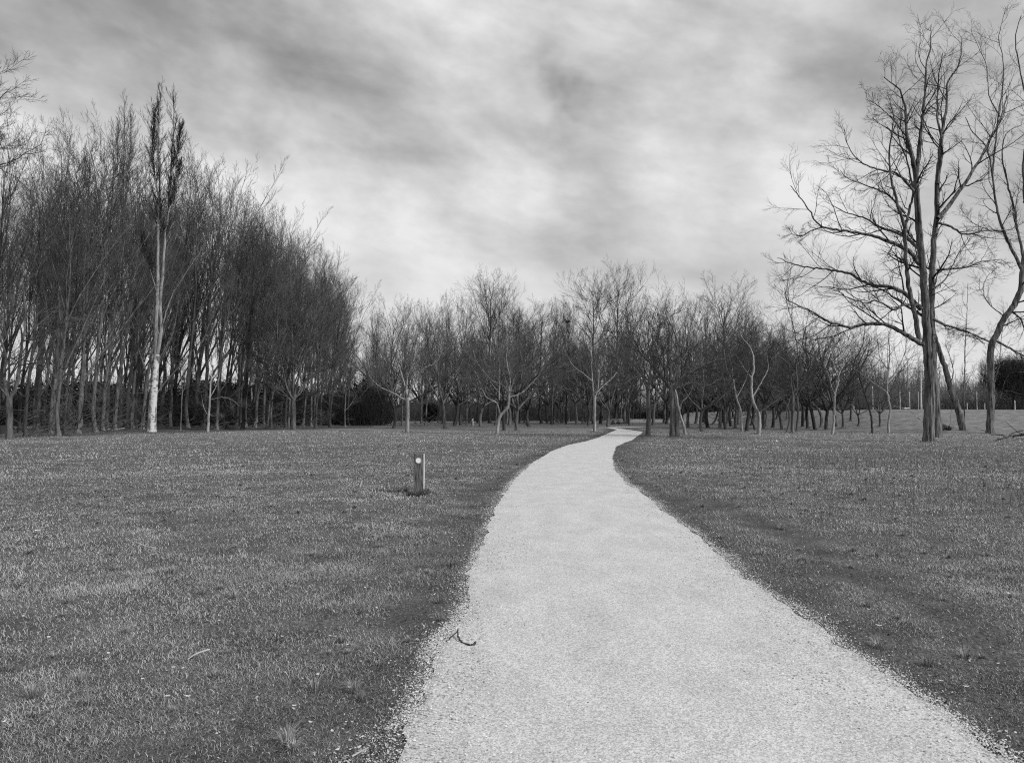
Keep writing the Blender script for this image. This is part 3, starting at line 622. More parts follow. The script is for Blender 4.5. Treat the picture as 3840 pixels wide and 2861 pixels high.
PK = 'spreading bare park trees in the middle of the view'
def cust(px, py, limbs, label, seed, mt=M_bark, mc=M_twig, **k):
    return custom('park_tree', px, py, limbs, .2, mt, mc, label, seed, group=PK, **k)
DENSE = dict(r1=.02, r2=.012, k1=10, a1=42, l1=.60, k2=6, a2=34, l2=.56, k3=5, a3=30, l3=.58, w=.09, tr=.08, rt=.0075)
cust(1527,1622,[([(1527,1622),(1529,1540),(1527,1490)],.24,.2,0,1),([(1521,1500),(1472,1472),(1423,1449),(1391,1418),(1372,1370)],.09,.02,-1,.2),([(1527,1490),(1507,1404),(1491,1350),(1500,1290)],.12,.03,1,.15),([(1530,1490),(1536,1465),(1559,1418),(1591,1381),(1636,1359),(1660,1310)],.12,.03,-1.5,.15),([(1530,1495),(1525,1450),(1531,1404),(1554,1345),(1560,1280)],.10,.03,2,.15)],'pale wide-forked tree left of centre with a split flared trunk',501,M_bark_pale,M_twig_mid,prm=DENSE)
cust(1863,1629,[([(1863,1629),(1868,1590),(1878,1556),(1904,1527),(1911,1472)],.20,.13,0,1),([(1876,1558),(1863,1513),(1822,1486),(1799,1431),(1780,1390)],.09,.02,-.5,.25),([(1911,1490),(1958,1472),(1999,1431),(2030,1400)],.09,.02,.5,.15),([(1911,1475),(1936,1404),(1965,1385),(1995,1372)],.08,.02,-1.5,.15),([(1911,1472),(1880,1440),(1845,1427),(1790,1359),(1770,1300)],.08,.02,1,.15),([(1910,1475),(1912,1420),(1900,1350),(1905,1290)],.09,.02,1.5,.15),([(1872,1500),(1874,1404),(1870,1330)],.06,.02,0,.2)],'pale slanting tree left of the path, barkless white limbs kinking right',502,M_bark_pale,M_twig_mid,prm=DENSE)
cust(2230,1622,[([(2230,1622),(2229,1550),(2231,1484)],.21,.16,0,1),([(2229,1490),(2222,1440),(2218,1359),(2218,1304),(2216,1250)],.12,.03,1,.15),([(2232,1486),(2243,1449),(2247,1395),(2262,1350),(2270,1290)],.10,.02,-1,.15),([(2222,1430),(2186,1399),(2150,1372),(2125,1330)],.07,.02,-1.5,.15),([(2240,1470),(2270,1440),(2310,1400),(2330,1340)],.07,.02,1.5,.15)],'pale trunk on the path\'s left edge near its far bend',503,M_bark_pale,M_twig_mid,prm=DENSE)
cust(2430,1634,[([(2430,1634),(2432,1540),(2429,1449)],.26,.19,0,1),([(2427,1455),(2411,1427),(2386,1413),(2336,1381),(2300,1330)],.10,.02,-1,.15),([(2430,1449),(2438,1404),(2442,1340),(2430,1270),(2440,1200)],.13,.03,1,.15),([(2430,1450),(2460,1400),(2480,1330),(2470,1250)],.10,.02,-1,.15),([(2427,1449),(2400,1370),(2390,1290),(2400,1220)],.10,.02,2,.15)],'speckled straight trunk just right of the path\'s bend',504,prm=DENSE)
cust(2529,1638,[([(2520,1638),(2521,1540),(2518,1455)],.27,.2,0,1),([(2541,1636),(2536,1540),(2524,1462)],.24,.17,.3,1),([(2515,1460),(2504,1440),(2449,1372),(2413,1336),(2350,1268),(2300,1262)],.16,.03,-1,.15),([(2512,1462),(2486,1418),(2440,1413),(2386,1413),(2340,1440)],.08,.02,-2,.2),([(2520,1455),(2513,1395),(2540,1295),(2520,1220),(2530,1160)],.14,.02,1,.15),([(2524,1455),(2560,1412),(2608,1386),(2677,1354),(2741,1340),(2790,1300)],.15,.03,-1,.15),([(2526,1460),(2560,1445),(2595,1436),(2659,1443),(2700,1422),(2750,1430)],.09,.02,1,.2),([(2520,1430),(2560,1350),(2600,1270),(2640,1180)],.10,.02,2,.15),([(2505,1430),(2470,1330),(2440,1240),(2450,1170)],.10,.02,2,.15)],'thick double-trunk tree right of the path with long dark level limbs',505,M_bark,M_twig,prm=DENSE,lcap=4.2)
cust(2569,1630,[([(2572,1630),(2562,1590),(2549,1554),(2537,1486),(2525,1440)],.16,.10,-.5,.9),([(2550,1535),(2558,1508),(2586,1477),(2600,1440)],.07,.02,-.5,.3),([(2530,1450),(2560,1380),(2575,1320)],.07,.02,0,.1)],'pale slim trunk slanting left across the double-trunk tree',506,M_bark_pale,M_twig_mid,prm=DENSE)
cust(2843,1629,[([(2843,1629),(2848,1590),(2845,1554),(2822,1499),(2818,1427),(2827,1381),(2820,1322),(2786,1268),(2760,1240)],.23,.04,0,.5),([(2845,1550),(2870,1530),(2900,1510),(2930,1490)],.04,.015,-.6,.2),([(2822,1490),(2850,1440),(2880,1380),(2870,1300)],.09,.02,1,.15),([(2820,1420),(2790,1380),(2760,1330)],.07,.02,-1,.15)],'snaking pale-streaked trunk with an S-shaped stem right of centre',507,M_bark_pale,M_twig,prm=DENSE)
cust(2970,1625,[([(2970,1625),(2974,1495)],.19,.15,0,1),([(2973,1500),(2963,1404),(2950,1359),(2913,1331),(2868,1290),(2830,1250)],.12,.02,-1,.2),([(2974,1495),(2990,1449),(2985,1380),(2990,1300),(2970,1204),(2954,1145),(2945,1095)],.12,.02,.5,.15),([(2975,1490),(3010,1430),(3040,1370),(3050,1290)],.10,.02,-1,.15)],'straight forked trunk before the bank with a tall wispy leader',508,M_bark,M_twig,prm=DENSE)
cust(3054,1613,[([(3058,1613),(3045,1550),(3034,1495)],.24,.19,0,1),([(3038,1500),(3063,1490),(3104,1454),(3136,1418),(3180,1390)],.13,.03,-.5,.2),([(3034,1497),(3028,1449),(3031,1359),(3010,1290),(3020,1230)],.13,.02,1,.15),([(3040,1495),(3070,1420),(3090,1340),(3120,1270)],.11,.02,1,.15),([(3032,1495),(2990,1460),(2960,1420)],.06,.02,-1,.2)],'dark thick trunk leaning left with one black limb swept to the right',509,M_bark_dark,M_twig_dark,prm=DENSE)
cust(3122,1629,[([(3120,1629),(3127,1580),(3129,1540),(3131,1481),(3140,1449),(3145,1418),(3136,1399)],.15,.08,0,.8),([(3131,1481),(3118,1449),(3108,1410),(3090,1360)],.06,.02,-1,.15),([(3140,1420),(3160,1370),(3180,1300),(3175,1230)],.07,.02,1,.1),([(3136,1400),(3120,1340),(3130,1280)],.06,.02,0,.1)],'white-sided trunk at the foot of the bank',510,M_bark_pale,M_twig,prm=DENSE)
cust(3271,1625,[([(3271,1625),(3268,1570),(3260,1530),(3239,1466),(3226,1424),(3222,1380)],.13,.05,0,.7),([(3242,1475),(3252,1450),(3266,1428),(3290,1380)],.06,.02,-.5,.2),([(3228,1430),(3200,1380),(3190,1330)],.05,.015,1,.1)],'slim dark trunk leaning left before the grassy bank',511,M_bark_dark,M_twig)
cust(3332,1626,[([(3330,1626),(3332,1585),(3339,1538),(3330,1487),(3326,1445),(3332,1381),(3336,1314),(3330,1260)],.15,.04,0,.5),([(3328,1480),(3320,1466),(3277,1436),(3214,1390),(3180,1370)],.05,.015,-.5,.3),([(3328,1440),(3360,1390),(3390,1330),(3400,1270)],.07,.02,.5,.15),([(3332,1390),(3300,1340),(3290,1280)],.06,.02,1,.15)],'half-lit wavy trunk, bright down its right side, before the bank',512,M_bark_pale,M_twig)
cust(2950,1622,[([(2948,1622),(2960,1580),(2958,1545),(2952,1522)],.13,.1,0,1),([(2952,1525),(2965,1490),(2990,1440),(2985,1380)],.06,.02,1,.15),([(2951,1525),(2930,1480),(2920,1420)],.06,.02,-1,.15)],'thin wavy trunk just left of the straight forked trunk before the bank',513,M_bark,M_twig)
cust(2988,1619,[([(2986,1619),(2993,1550),(2989,1486)],.16,.12,0,1),([(2989,1490),(3010,1450),(3040,1410),(3060,1350)],.08,.02,-1,.15),([(2989,1488),(2975,1430),(2985,1370)],.08,.02,1,.15)],'slim upright trunk just right of the straight forked trunk before the bank',514,M_bark,M_twig)
cust(2870,1599,[([(2868,1599),(2874,1560),(2869,1520),(2882,1490)],.17,.12,0,1),([(2880,1495),(2910,1465),(2930,1420)],.08,.02,-1,.15),([(2882,1495),(2870,1430),(2880,1370)],.08,.02,1,.15)],'wavy grey trunk standing alone behind the snaking trunk',515,M_bark,M_twig)
cust(2800,1617,[([(2798,1617),(2805,1570),(2812,1530),(2830,1480)],.24,.17,0,1),([(2825,1490),(2860,1420),(2890,1350),(2900,1280)],.12,.02,.5,.15),([(2826,1495),(2800,1430),(2790,1340),(2800,1260)],.11,.02,1,.15)],'broad black trunk crossing behind the snaking trunk',516,M_bark_dark,M_twig_dark,prm=DENSE)
cust(2784,1620,[([(2783,1620),(2780,1580),(2777,1540),(2763,1495),(2752,1436),(2745,1380)],.15,.07,0,.8),([(2763,1490),(2790,1440),(2810,1380)],.07,.02,1,.15),([(2752,1436),(2725,1380),(2715,1310)],.06,.02,0,.1)],'grey trunk left of the black one, curving up to the left',517,M_bark_pale,M_twig,prm=DENSE)
cust(2834,1613,[([(2834,1613),(2813,1554),(2791,1495),(2770,1460)],.13,.08,.3,1),([(2780,1475),(2760,1420),(2750,1350)],.07,.02,1,.15)],'dark slanting stem crossing low behind the snaking trunk',518,M_bark_dark,M_twig_dark)
cust(2662,1592,[([(2659,1592),(2682,1577),(2693,1540),(2694,1500)],.22,.14,0,1),([(2694,1505),(2670,1450),(2660,1390)],.1,.02,1,.15),([(2694,1505),(2720,1450),(2740,1390)],.1,.02,-1,.15)],'black trunk curving up from a sprawling foot, between path and snaking trunk',519,M_bark_dark,M_twig_dark,prm=DENSE)
# round dense tree before the left wood
cust(1101,1612,[([(1101,1612),(1101,1560),(1100,1500)],.34,.28,0,1),([(1098,1510),(1060,1470),(1000,1430),(940,1390)],.10,.02,-1,.15),([(1103,1508),(1160,1480),(1230,1455),(1290,1430)],.11,.02,-1.5,.15),([(1105,1490),(1150,1430),(1220,1380),(1270,1320)],.12,.02,1.5,.15),([(1098,1495),(1070,1400),(1030,1300),(1000,1200)],.13,.02,1,.15),([(1100,1495),(1100,1380),(1095,1230),(1090,1060),(1085,960)],.18,.02,0,.15),([(1103,1490),(1130,1370),(1170,1230),(1200,1100)],.15,.02,-1,.15),([(1103,1500),(1140,1450),(1190,1330),(1240,1200)],.12,.02,2,.15),([(1098,1500),(1050,1440),(990,1360),(960,1290)],.11,.02,2,.15),([(1100,1495),(1080,1390),(1110,1250),(1140,1080),(1150,980)],.14,.02,1.5,.15),([(1100,1500),(1070,1430),(1040,1250),(1050,1090)],.13,.02,-2,.15)],'round-crowned tree in front of the left wood, a dense fan of fine twigs',520,M_bark,M_twig_mid,prm=dict(DENSE, k1=22, k2=9, k3=8, w=.07, tr=.10, a1=36, a2=28, a3=26, l1=.42, rt=.009),lcap=4.5)
custom('forked_tree', 33, 1648, [([(33,1648),(36,1570),(34,1492)],.30,.25,0,1),([(32,1497),(15,1420),(20,1330),(0,1250),(5,1150)],.16,.04,-.5,.2),([(36,1497),(60,1450),(75,1360),(85,1280),(95,1180),(85,1060)],.18,.04,0,.2),([(85,1280),(160,1260),(230,1215),(300,1190)],.07,.02,-2,.2),([(78,1345),(140,1370),(230,1430),(320,1500)],.06,.015,-2,.2),([(75,1370),(160,1360),(260,1380),(420,1370)],.06,.015,-2.5,.2),([(34,1495),(-10,1440),(-60,1380)],.10,.02,-1,.2)],.3,M_bark,M_twig_mid,'thick light-grey tree forking low at the left frame edge',521,dict(DENSE,tr=.0,l1=.5),lcap=3.5)
# a nearer tree whose boughs hang into the top left corner of the view
bq = base(-130, 1690)
custom('overhanging_tree', -150, 1668, [([(-150,1668),(-160,1300),(-150,900),(-120,700)],.34,.2,0,1),([(-130,750),(-60,500),(-20,400),(10,360),(40,330)],.11,.015,0,.35),([(-120,760),(-60,620),(-10,560),(35,560)],.07,.012,0,.4),([(-140,720),(-100,520),(-50,350),(5,250)],.10,.015,1,.35),([(-140,900),(-60,660),(60,600),(110,565),(160,540)],.09,.015,1,.3),([(-150,700),(-220,500),(-260,300)],.12,.02,0,.2)],.3,M_bark_dark,M_twig_dark,'tree mostly out of frame, its boughs entering high at the left edge',522,dict(OPEN,w=.12,tr=.08,k2=8,k3=7),lcap=3)
# white-barked poplar: two stems, brush-like tops
LOMB = dict(k1=46, a1=18, l1=.30, k2=6, a2=22, l2=.5, k3=4, a3=22, l3=.55, w=.05, tr=.13, rt=.011)
def white_poplar():
    e = custom('white_poplar', 569, 1620, [([(569,1620),(572,1540),(578,1450),(583,1390),(587,1335)],.38,.28,0,1),([(585,1345),(583,1250),(590,1100),(592,950),(596,800),(600,640),(590,520),(598,420),(602,345)],.22,.03,0,.42),([(588,1330),(605,1230),(600,1150),(612,1000),(620,880),(632,800),(640,650),(650,500),(652,370)],.20,.03,.6,.42),([(640,660),(668,560),(678,480)],.08,.02,-.5,.1),([(596,740),(575,620),(572,500),(578,430)],.07,.02,.5,.1),([(606,1230),(640,1120),(680,1050),(740,960),(780,900)],.07,.02,-1,.99),([(590,1100),(560,1000),(540,900)],.05,.02,-1,.3),([(632,800),(655,720),(672,620)],.06,.02,1,.1)], .38, M_bark_chalk, M_twig_dark, 'white-barked poplar, tallest of the left wood, with a brush-like twin top', 530, LOMB, lcap=2.8, rs=.9)
    # the chalky lower bark is its own part
    b = np.array(e.location); pts = [P3(x, y, b[1]) - b for x, y in [(569,1620),(572,1540),(578,1450),(583,1390),(588,1330)]]
    pts[0][2] = -.2; P, ln = spline(pts, 30); R = np.interp(np.linspace(0, 1, 30), [0, .08, .55, 1], [.44, .345, .305, .225])
    obj('white_bark', mesh_np('white_bark', *tubes(P[None], R[None], 20, ridge=.025, seed=6), M_white_bark, smooth=True), e)
white_poplar()
custom('brush_topped_poplar', 452, 1600, [([(452,1600),(455,1300),(458,1000),(462,800),(465,600),(466,440),(468,375)],.28,.03,0,.45),([(462,800),(480,650),(490,540),(492,450)],.09,.02,0,.1),([(462,820),(445,680),(440,560),(444,480)],.09,.02,0,.1)],.28,M_bark,M_twig_dark,'slender brush-topped poplar rising above the left wood, left of the white-barked one',531,LOMB,lcap=2.6)
SMALL = dict(k1=11, a1=45, l1=.5, k2=6, a2=42, l2=.5, k3=5, a3=38, l3=.5, w=.14, tr=.06, rt=.006)
custom('small_tree', 779, 1622, [([(779,1622),(782,1560),(787,1500),(790,1440),(800,1370)],.17,.06,0,.6),([(781,1560),(765,1530),(755,1480)],.05,.015,-.5,.3),([(787,1500),(830,1490),(870,1500),(900,1525)],.045,.012,-1,.3),([(788,1490),(815,1440),(830,1380),(860,1340)],.06,.015,.5,.2),([(784,1550),(800,1560),(825,1550)],.03,.01,0,.3)],.17,M_bark_pale,M_twig_mid,'small pale lopsided tree on the grass before the left wood',532,SMALL,lcap=1.8)
custom('small_tree', 677, 1617, [([(677,1617),(680,1540),(684,1470),(678,1400),(690,1330)],.10,.03,0,.5),([(682,1480),(700,1430),(720,1380)],.04,.012,0,.2)],.1,M_bark,M_twig_mid,'thin grey sapling with a straight stem before the left wood',533,SMALL,lcap=1.6)

# ---- middle wood: instanced kinds  (px, base, pool, kind, adjective, top py, width)
MID = [(1294,1602,'S',0,'slim grey sapling-like tree',1330,1.6),(1309,1596,'S',1,'slim grey sapling-like tree',1310,1.6),(1386,1592,'P',0,'dark straight tall tree',1150,1),(1394,1594,'P',1,'dark straight tall tree',1190,1),(1434,1592,'K',0,'slim-trunked bare tree',1230,1),(1475,1607,'K',1,'pale-streaked tree',1260,1),(1507,1597,'P',3,'rough grey tall tree',1130,.9),
 (1595,1597,'P',2,'black straight tall tree',1150,.9),(1668,1608,'K',2,'forked dark-limbed tree',1230,1.1),(1702,1597,'K',3,'flare-footed grey tree',1200,1),(1759,1586,'P',4,'speckled straight tree',1230,.9),(1802,1602,'K',4,'dark leaning-limbed tree',1250,1),(1856,1595,'P',5,'slim dark tree',1190,.8),
 (1890,1615,'K',5,'grey slanting-limbed tree',1240,1),(1936,1615,'K',0,'broad-footed grey tree',1220,1.1),(1926,1583,'P',0,'dark slender tree',1160,.8),(1984,1601,'K',3,'dark right-leaning tree',1250,1),(2048,1581,'K',1,'dark stocky tree',1270,1),(2066,1590,'P',3,'slim grey tall tree',1130,.8),(2076,1590,'P',1,'slim grey tall tree',1200,.7),(2104,1586,'K',4,'black thin-trunked tree',1280,1),(2122,1590,'P',4,'straight grey tall tree',1145,.9),(2163,1590,'K',2,'dark forked tree',1260,1),
 (2204,1597,'K',5,'grey tree',1290,1),(2252,1590,'K',1,'straight grey tree',1260,1),(2277,1602,'K',0,'pale slim tree',1290,.9),(2299,1591,'K',3,'grey tree',1250,1),(2326,1592,'P',5,'slim pale tree',1240,.7),(2340,1586,'P',2,'black thick-trunked tree',1200,.8),(2358,1583,'K',4,'black thin tree',1270,1),
 (2449,1595,'K',2,'black forked tree',1260,1),(2499,1590,'K',5,'black V-forked tree',1260,1),(2579,1604,'K',0,'grey tree',1240,1),(2608,1588,'K',1,'dark leaning tree',1260,1),(2623,1604,'K',3,'slim grey tree',1270,1),(2631,1620,'K',4,'slim upright grey tree',1250,1),(2645,1590,'K',2,'dark tree',1230,1),(2711,1586,'K',5,'short dark tree',1280,1),(2729,1590,'K',0,'thin grey tree',1260,1),(2743,1599,'K',1,'slim grey tree',1240,1),(2770,1592,'K',2,'dark tree',1220,1),
 (2911,1573,'K',3,'solitary dark tree far behind',1300,1),(3022,1577,'K',4,'dark tree partly up the bank',1290,1),(3029,1608,'K',5,'curved grey tree',1270,1),(3138,1600,'K',0,'dark tree',1220,1.1),(3190,1580,'K',2,'dark tree on the slope',1300,1)]
mlabs = labels_for([(m[0], 'bare ' + m[4] if not m[4].startswith(('bare', 'slim-')) else m[4]) for m in MID])
for m, lb in zip(MID, mlabs):
    pool, H0 = {'P': (POP, 24.), 'K': (PRK, 11.5), 'S': (SLIM, 9.)}[m[2]]
    o = tall_inst(m[0], m[1], m[3], 1.0, lb, 'bare trees of the middle wood', rg0, name='tall_tree' if m[2] == 'P' else 'park_tree', pool=pool, H0=H0, ztop=m[5] + 10, wmul=m[6])
    if m[2] == 'K': o.rotation_euler[2] = rg0.uniform(0, 6.28)
    used_pos.append(o.location[:2])
# tall crowns rising behind
BACKT = [(1836,1586,996,1.1,'tallest slender crown left of the path, standing clear of the wood'),(1870,1586,1060,.8,'tall crown close behind the tallest one left of the path'),(1455,1588,1128,1.3,'broad domed crown above the pale wide-forked tree'),(1580,1588,1145,1.1,'feathery domed crown behind the forked dark-limbed tree'),(1660,1588,1118,1,'twin-peaked crown, its left peak, left of the tallest crown'),(1705,1588,1100,1,'twin-peaked crown, its right peak, left of the tallest crown'),
 (1945,1587,1110,1.2,'rounded crown just right of the tallest one'),(2030,1587,1118,1.35,'wide fan-shaped crown half way between the tallest crown and the path'),(2110,1586,1148,.8,'narrow crown holding a dark nest, left of the path'),(2225,1590,990,1.0,'left one of the two high crowns above the path\'s end'),(2318,1588,978,1.05,'right one of the two high crowns above the path\'s end'),
 (2430,1586,1120,1.1,'feathery crown above the speckled straight trunk'),(2490,1586,1108,1.2,'feathery crown above the double-trunk tree'),(2560,1586,1125,1.1,'feathery crown right above the double-trunk tree'),(2700,1582,1050,1.5,'high windswept crown right of the double-trunk tree'),(2770,1582,1120,1.2,'lower windswept crown beside the high one'),(2640,1584,1120,1.1,'crown left of the high windswept one')]
for k, (px, py, tp, wm, lb) in enumerate(BACKT):
    b = tall_inst(px, py, {0: 2, 12: 0, 13: 1, 9: 0, 10: 1}.get(k, k), 1, 'tall ' + lb, 'tall crowns behind the middle wood', rg0, ztop=tp + 8, wmul=wm, pool=OVAL if k in (0, 1, 6, 7, 9, 10) else POP); used_pos.append(b.location[:2])
cnt = 0
while cnt < 78:
    px = rg0.uniform(1330, 3010); Yd = rg0.uniform(100, 215)
    if 2395 < px < 2900 and Yd < 235 and rg0.random() < .93: continue
    Xd = (px - CX) / F * Yd
    if any(math.hypot(Xd - a[0], Yd - a[1]) < 2.6 for a in used_pos): continue
    used_pos.append((Xd, Yd)); cnt += 1; z = float(ground_z(Xd, Yd))
    top = P3(px, max(sil(px) + 60, 1180), Yd)[2] - z; H = top * rg0.uniform(.6, .95)
    if rg0.random() < .62: tm, cm = POP[rg0.integers(0, 6)]; sz = H / 24; s = sz * 1.0
    else: tm, cm = PRK[rg0.integers(0, 6)]; sz = min(H, 15) / 11.5; s = sz
    put_tree('bare_tree', tm, cm, (Xd, Yd, z), rg0.uniform(-.5, .5), s, 'bare tree far back in the middle wood among many like it', 'trees far back in the middle wood', scz=sz)

EXTRA = [(2655,1604,'slim dark trunk'),(2700,1606,'leaning dark trunk'),(2722,1611,'thin grey trunk'),(2757,1607,'short crooked trunk'),(2815,1596,'slim black trunk'),(2860,1608,'thin leaning trunk'),(2897,1604,'slim grey trunk'),(2932,1612,'short dark trunk'),(3010,1600,'slim black trunk'),(3078,1603,'leaning black trunk'),(3098,1612,'thin grey trunk'),(3160,1606,'short dark trunk'),(3218,1598,'thin crooked trunk'),(3300,1600,'thin grey trunk')]
for k, (m, lb) in enumerate(zip(EXTRA, labels_for([(q[0], 'low spreading tree, ' + q[2]) for q in EXTRA]))):
    o = tall_inst(m[0], m[1], k * 5 + 1, 1, lb, 'low bare trees right of the path', rg0, name='park_tree', pool=PRK, H0=11.5, ztop=1230 + (k * 37) % 90 + (100 if m[0] > 3150 else 0), wmul=1.05); o.rotation_euler[2] = k * 1.3; used_pos.append(o.location[:2])

# ------------------------------------------------------------------ far wood and thickets: masses nobody could count
def far_wood(name, n, xr, yfun, hr, seed, mat_, label, n1=26, rt=.03, zoff=0):
    rg = np.random.default_rng(seed); Vs, Qs, o = [], [], 0
    x = rg.uniform(*xr, n); y = yfun(x, rg); H = rg.uniform(*hr, n)
    z = ground_z(x, y)
    S = np.stack([x, y, z - .2], 1); D = np.stack([rg.normal(0, .03, n), rg.normal(0, .03, n), np.ones(n)], 1)
    P, R = grow(rg, S, D, H, H * .011 + .03, 8, .02, .02, .1); parts = [tubes(P, R, 5)]
    q = kids(rg, P, R, H, n1, .12, 1, 38, 12, .30, lambda t: 1.15 - .8 * t, .45, rt)
    P1, R1 = grow(rg, *q, 4, .10, .10); parts.append(tubes(P1, R1, 3))
    q = kids(rg, P1, R1, q[2], 9, .1, 1, 38, 12, .48, lambda t: 1.15 - .6 * t, .6, rt * .7)
    q = (*q[:3], np.maximum(q[3], rt * .6))
    P2, R2 = grow(rg, *q, 2, .12, .10, .4); parts.append(tubes(P2, R2, 3))
    tag(obj(name, mesh_np(name, *join(parts), mat_)), label, 'wood', kind='stuff')
far_wood('far_wood', 230, (-150, 62), lambda x, rg: rg.uniform(215, 262, len(x)) , (13, 19), 71, M_twig_dark, 'hazy mass of bare trees closing the view behind the left and middle woods')
far_wood('far_wood', 150, (20, 150), lambda x, rg: rg.uniform(262, 300, len(x)) , (11, 20), 72, M_twig_mid, 'grey wood beyond the open far field')
far_wood('brushwood', 210, (52, 190), lambda x, rg: rg.uniform(150, 200, len(x)), (5, 11.5), 73, M_twig_mid, 'grey brushwood behind the grassy bank on the right', n1=34, rt=.022)
def thicket(name, n, xr, yr, h, seed, label, size=.16, dens=None):
    rg = np.random.default_rng(seed); x = rg.uniform(*xr, n); y = rg.uniform(*yr, n)
    hh = h * (.72 + .28 * vnoise(x, y * .3, 6, seed) + .15 * vnoise(x, y, 1.7, seed + 1)); z = hh * rg.random(n) ** 1.1
    c = np.stack([x, y, z + ground_z(x, y)], 1); a = norm(rg.standard_normal((n, 3))); b_ = norm(np.cross(a, rg.standard_normal((n, 3))))
    s = size * rg.uniform(.5, 1.3, (n, 1)); V = np.stack([c - a * s, c + b_ * s * .5, c + a * s, c - b_ * s * .5], 1).reshape(-1, 3)
    k = np.arange(n) * 4
    tag(obj(name, mesh_np(name, V, np.stack([k, k + 1, k + 2, k + 3], 1), M_green)), label, 'thicket', kind='stuff')
thicket('evergreen_thicket', 170000, (-112, -20), (120, 134), 7.5, 81, 'black evergreen undergrowth at the back of the left wood', .22)
thicket('evergreen_thicket', 45000, (-50, 21), (200, 212), 5.5, 82, 'dark evergreen undergrowth at the back of the middle wood', .26)
thicket('evergreen_thicket', 50000, (48, 150), (140, 146), 2.4, 84, 'low dark undergrowth behind the grassy bank', .2)
thicket('evergreen_thicket', 60000, (20, 95), (252, 262), 4.0, 83, 'low dark undergrowth along the far edge of the open field', .26)

def brush(name, n, xr, yr, h, seed, label, m_=None):
    """tangle of thin upright stems and twigs"""
    rg = np.random.default_rng(seed); x = rg.uniform(*xr, n); y = rg.uniform(*yr, n)
    hh = h * (.75 + .3 * vnoise(x, y * .3, 9, seed) + .2 * vnoise(x, y, 2.5, seed + 1)); z0 = hh * rg.random(n) ** 1.7 * .85
    S = np.stack([x, y, z0 + ground_z(x, y) - .1], 1); D = np.stack([rg.normal(0, .45, n), rg.normal(0, .45, n), np.ones(n)], 1)
    P, R = grow(rg, S, D, np.minimum(hh - z0, 2.6) * rg.uniform(.6, 1.1, n) + .5, rg.uniform(.012, .03, n), 3, .12, .05, .3)
    tag(obj(name, mesh_np(name, *tubes(P, R, 3), m_ or M_twig_mid)), label, 'brushwood', kind='stuff')
brush('brushwood', 46000, (45, 200), (128, 160), 6.2, 91, 'dense grey scrub standing behind the grassy bank')
brush('brushwood', 30000, (14, 100), (255, 270), 8, 92, 'dense grey scrub closing the far edge of the field')

# ------------------------------------------------------------------ small things
from mathutils import Vector
def bm_obj(name, V, F, m, parent=None, bevel=0, smooth=False):
    me = bpy.data.meshes.new(name); me.from_pydata([tuple(map(float, v)) for v in V], [], [tuple(map(int, f)) for f in F]); me.materials.append(m)
    if smooth:
        for p in me.polygons: p.use_smooth = True
    o = obj(name, me, parent)
    if bevel:
        md = o.modifiers.new('bevel', 'BEVEL'); md.width = bevel; md.segments = 2
    return o
def box(name, x0, x1, y0, y1, z0, z1, m, parent=None, bevel=0):
    V = [(x, y, z) for z in (z0, z1) for y in (y0, y1) for x in (x0, x1)]
    return bm_obj(name, V, [(0, 2, 3, 1), (4, 5, 7, 6), (0, 1, 5, 4), (2, 6, 7, 3), (0, 4, 6, 2), (1, 3, 7, 5)], m, parent, bevel)
M_wood = mat('weathered_wood', .012, .20, 3.2, bump=.6, stretch=(13, 13, 1.3), bscale=12, bdist=.006, contrast=(.33, .70))
M_white = mat('white_plastic', .74, .82, 5, bump=0, rough=.4)
M_grey = mat('grey_rim', .30, .42, 9, bump=0, rough=.5)
M_black = mat('black_ink', .02, .03, 9, bump=0)
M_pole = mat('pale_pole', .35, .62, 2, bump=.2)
M_log = mat('peeled_log', .2, .55, 2.2, bump=.5)
M_leaf = mat('dead_leaf', .30, .75, 30, bump=.3)
M_leafdark = mat('dark_leaf', .02, .08, 30, bump=.3)
M_cloth = mat('dark_cloth', .015, .05, 9, bump=0)
M_skin = mat('skin', .35, .42, 9, bump=0)

# waymark post
b = base(1571, 1850); e = empty('waymark_post', tuple(b)); W2, HP = .098, .80
tag(e, 'short square weathered wooden post with a round white marker, left of the path', 'post')
n = 14; zs = np.linspace(-.3, HP, n); V, Fc = [], []
cs = [(-W2, -W2), (0, -W2), (W2, -W2), (W2, 0), (W2, W2), (0, W2), (-W2, W2), (-W2, 0)]; rp = np.random.default_rng(3)
for z in zs:
    for c in cs: V.append((c[0] + rp.normal() * .0012, c[1] + rp.normal() * .0012, z))
for i_ in range(n - 1):
    for j_ in range(8): Fc.append((i_ * 8 + j_, i_ * 8 + (j_ + 1) % 8, (i_ + 1) * 8 + (j_ + 1) % 8, (i_ + 1) * 8 + j_))
Fc.append(tuple(range((n - 1) * 8, n * 8)))
bm_obj('post', V, Fc, M_wood, e, bevel=.006)
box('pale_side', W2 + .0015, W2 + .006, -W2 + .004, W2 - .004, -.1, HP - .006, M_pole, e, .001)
def disc(name, r, y0, y1, cx, cz, m, parent, k=32):
    a = np.arange(k) * 2 * PI / k; V = [(cx + r * math.cos(t), y, cz + r * math.sin(t)) for y in (y0, y1) for t in a]
    F_ = [tuple(range(k)), tuple(range(2 * k - 1, k - 1, -1))] + [(i, i + k, (i + 1) % k + k, (i + 1) % k) for i in range(k)]
    return bm_obj(name, V, F_, m, parent)
zc = HP - .130
disc('stain_ring', .060, -W2 - .004, -W2 + .002, -.006, zc - .012, M_pole, e)
mk = disc('marker_disc', .056, -W2 - .012, -W2 - .0035, .0, zc, M_white, e)
a = np.arange(32) * 2 * PI / 32
V = [(r * math.cos(t), y, zc + r * math.sin(t)) for y in (-W2 - .0155, -W2 - .011) for r in (.056, .050) for t in a]
F_ = []
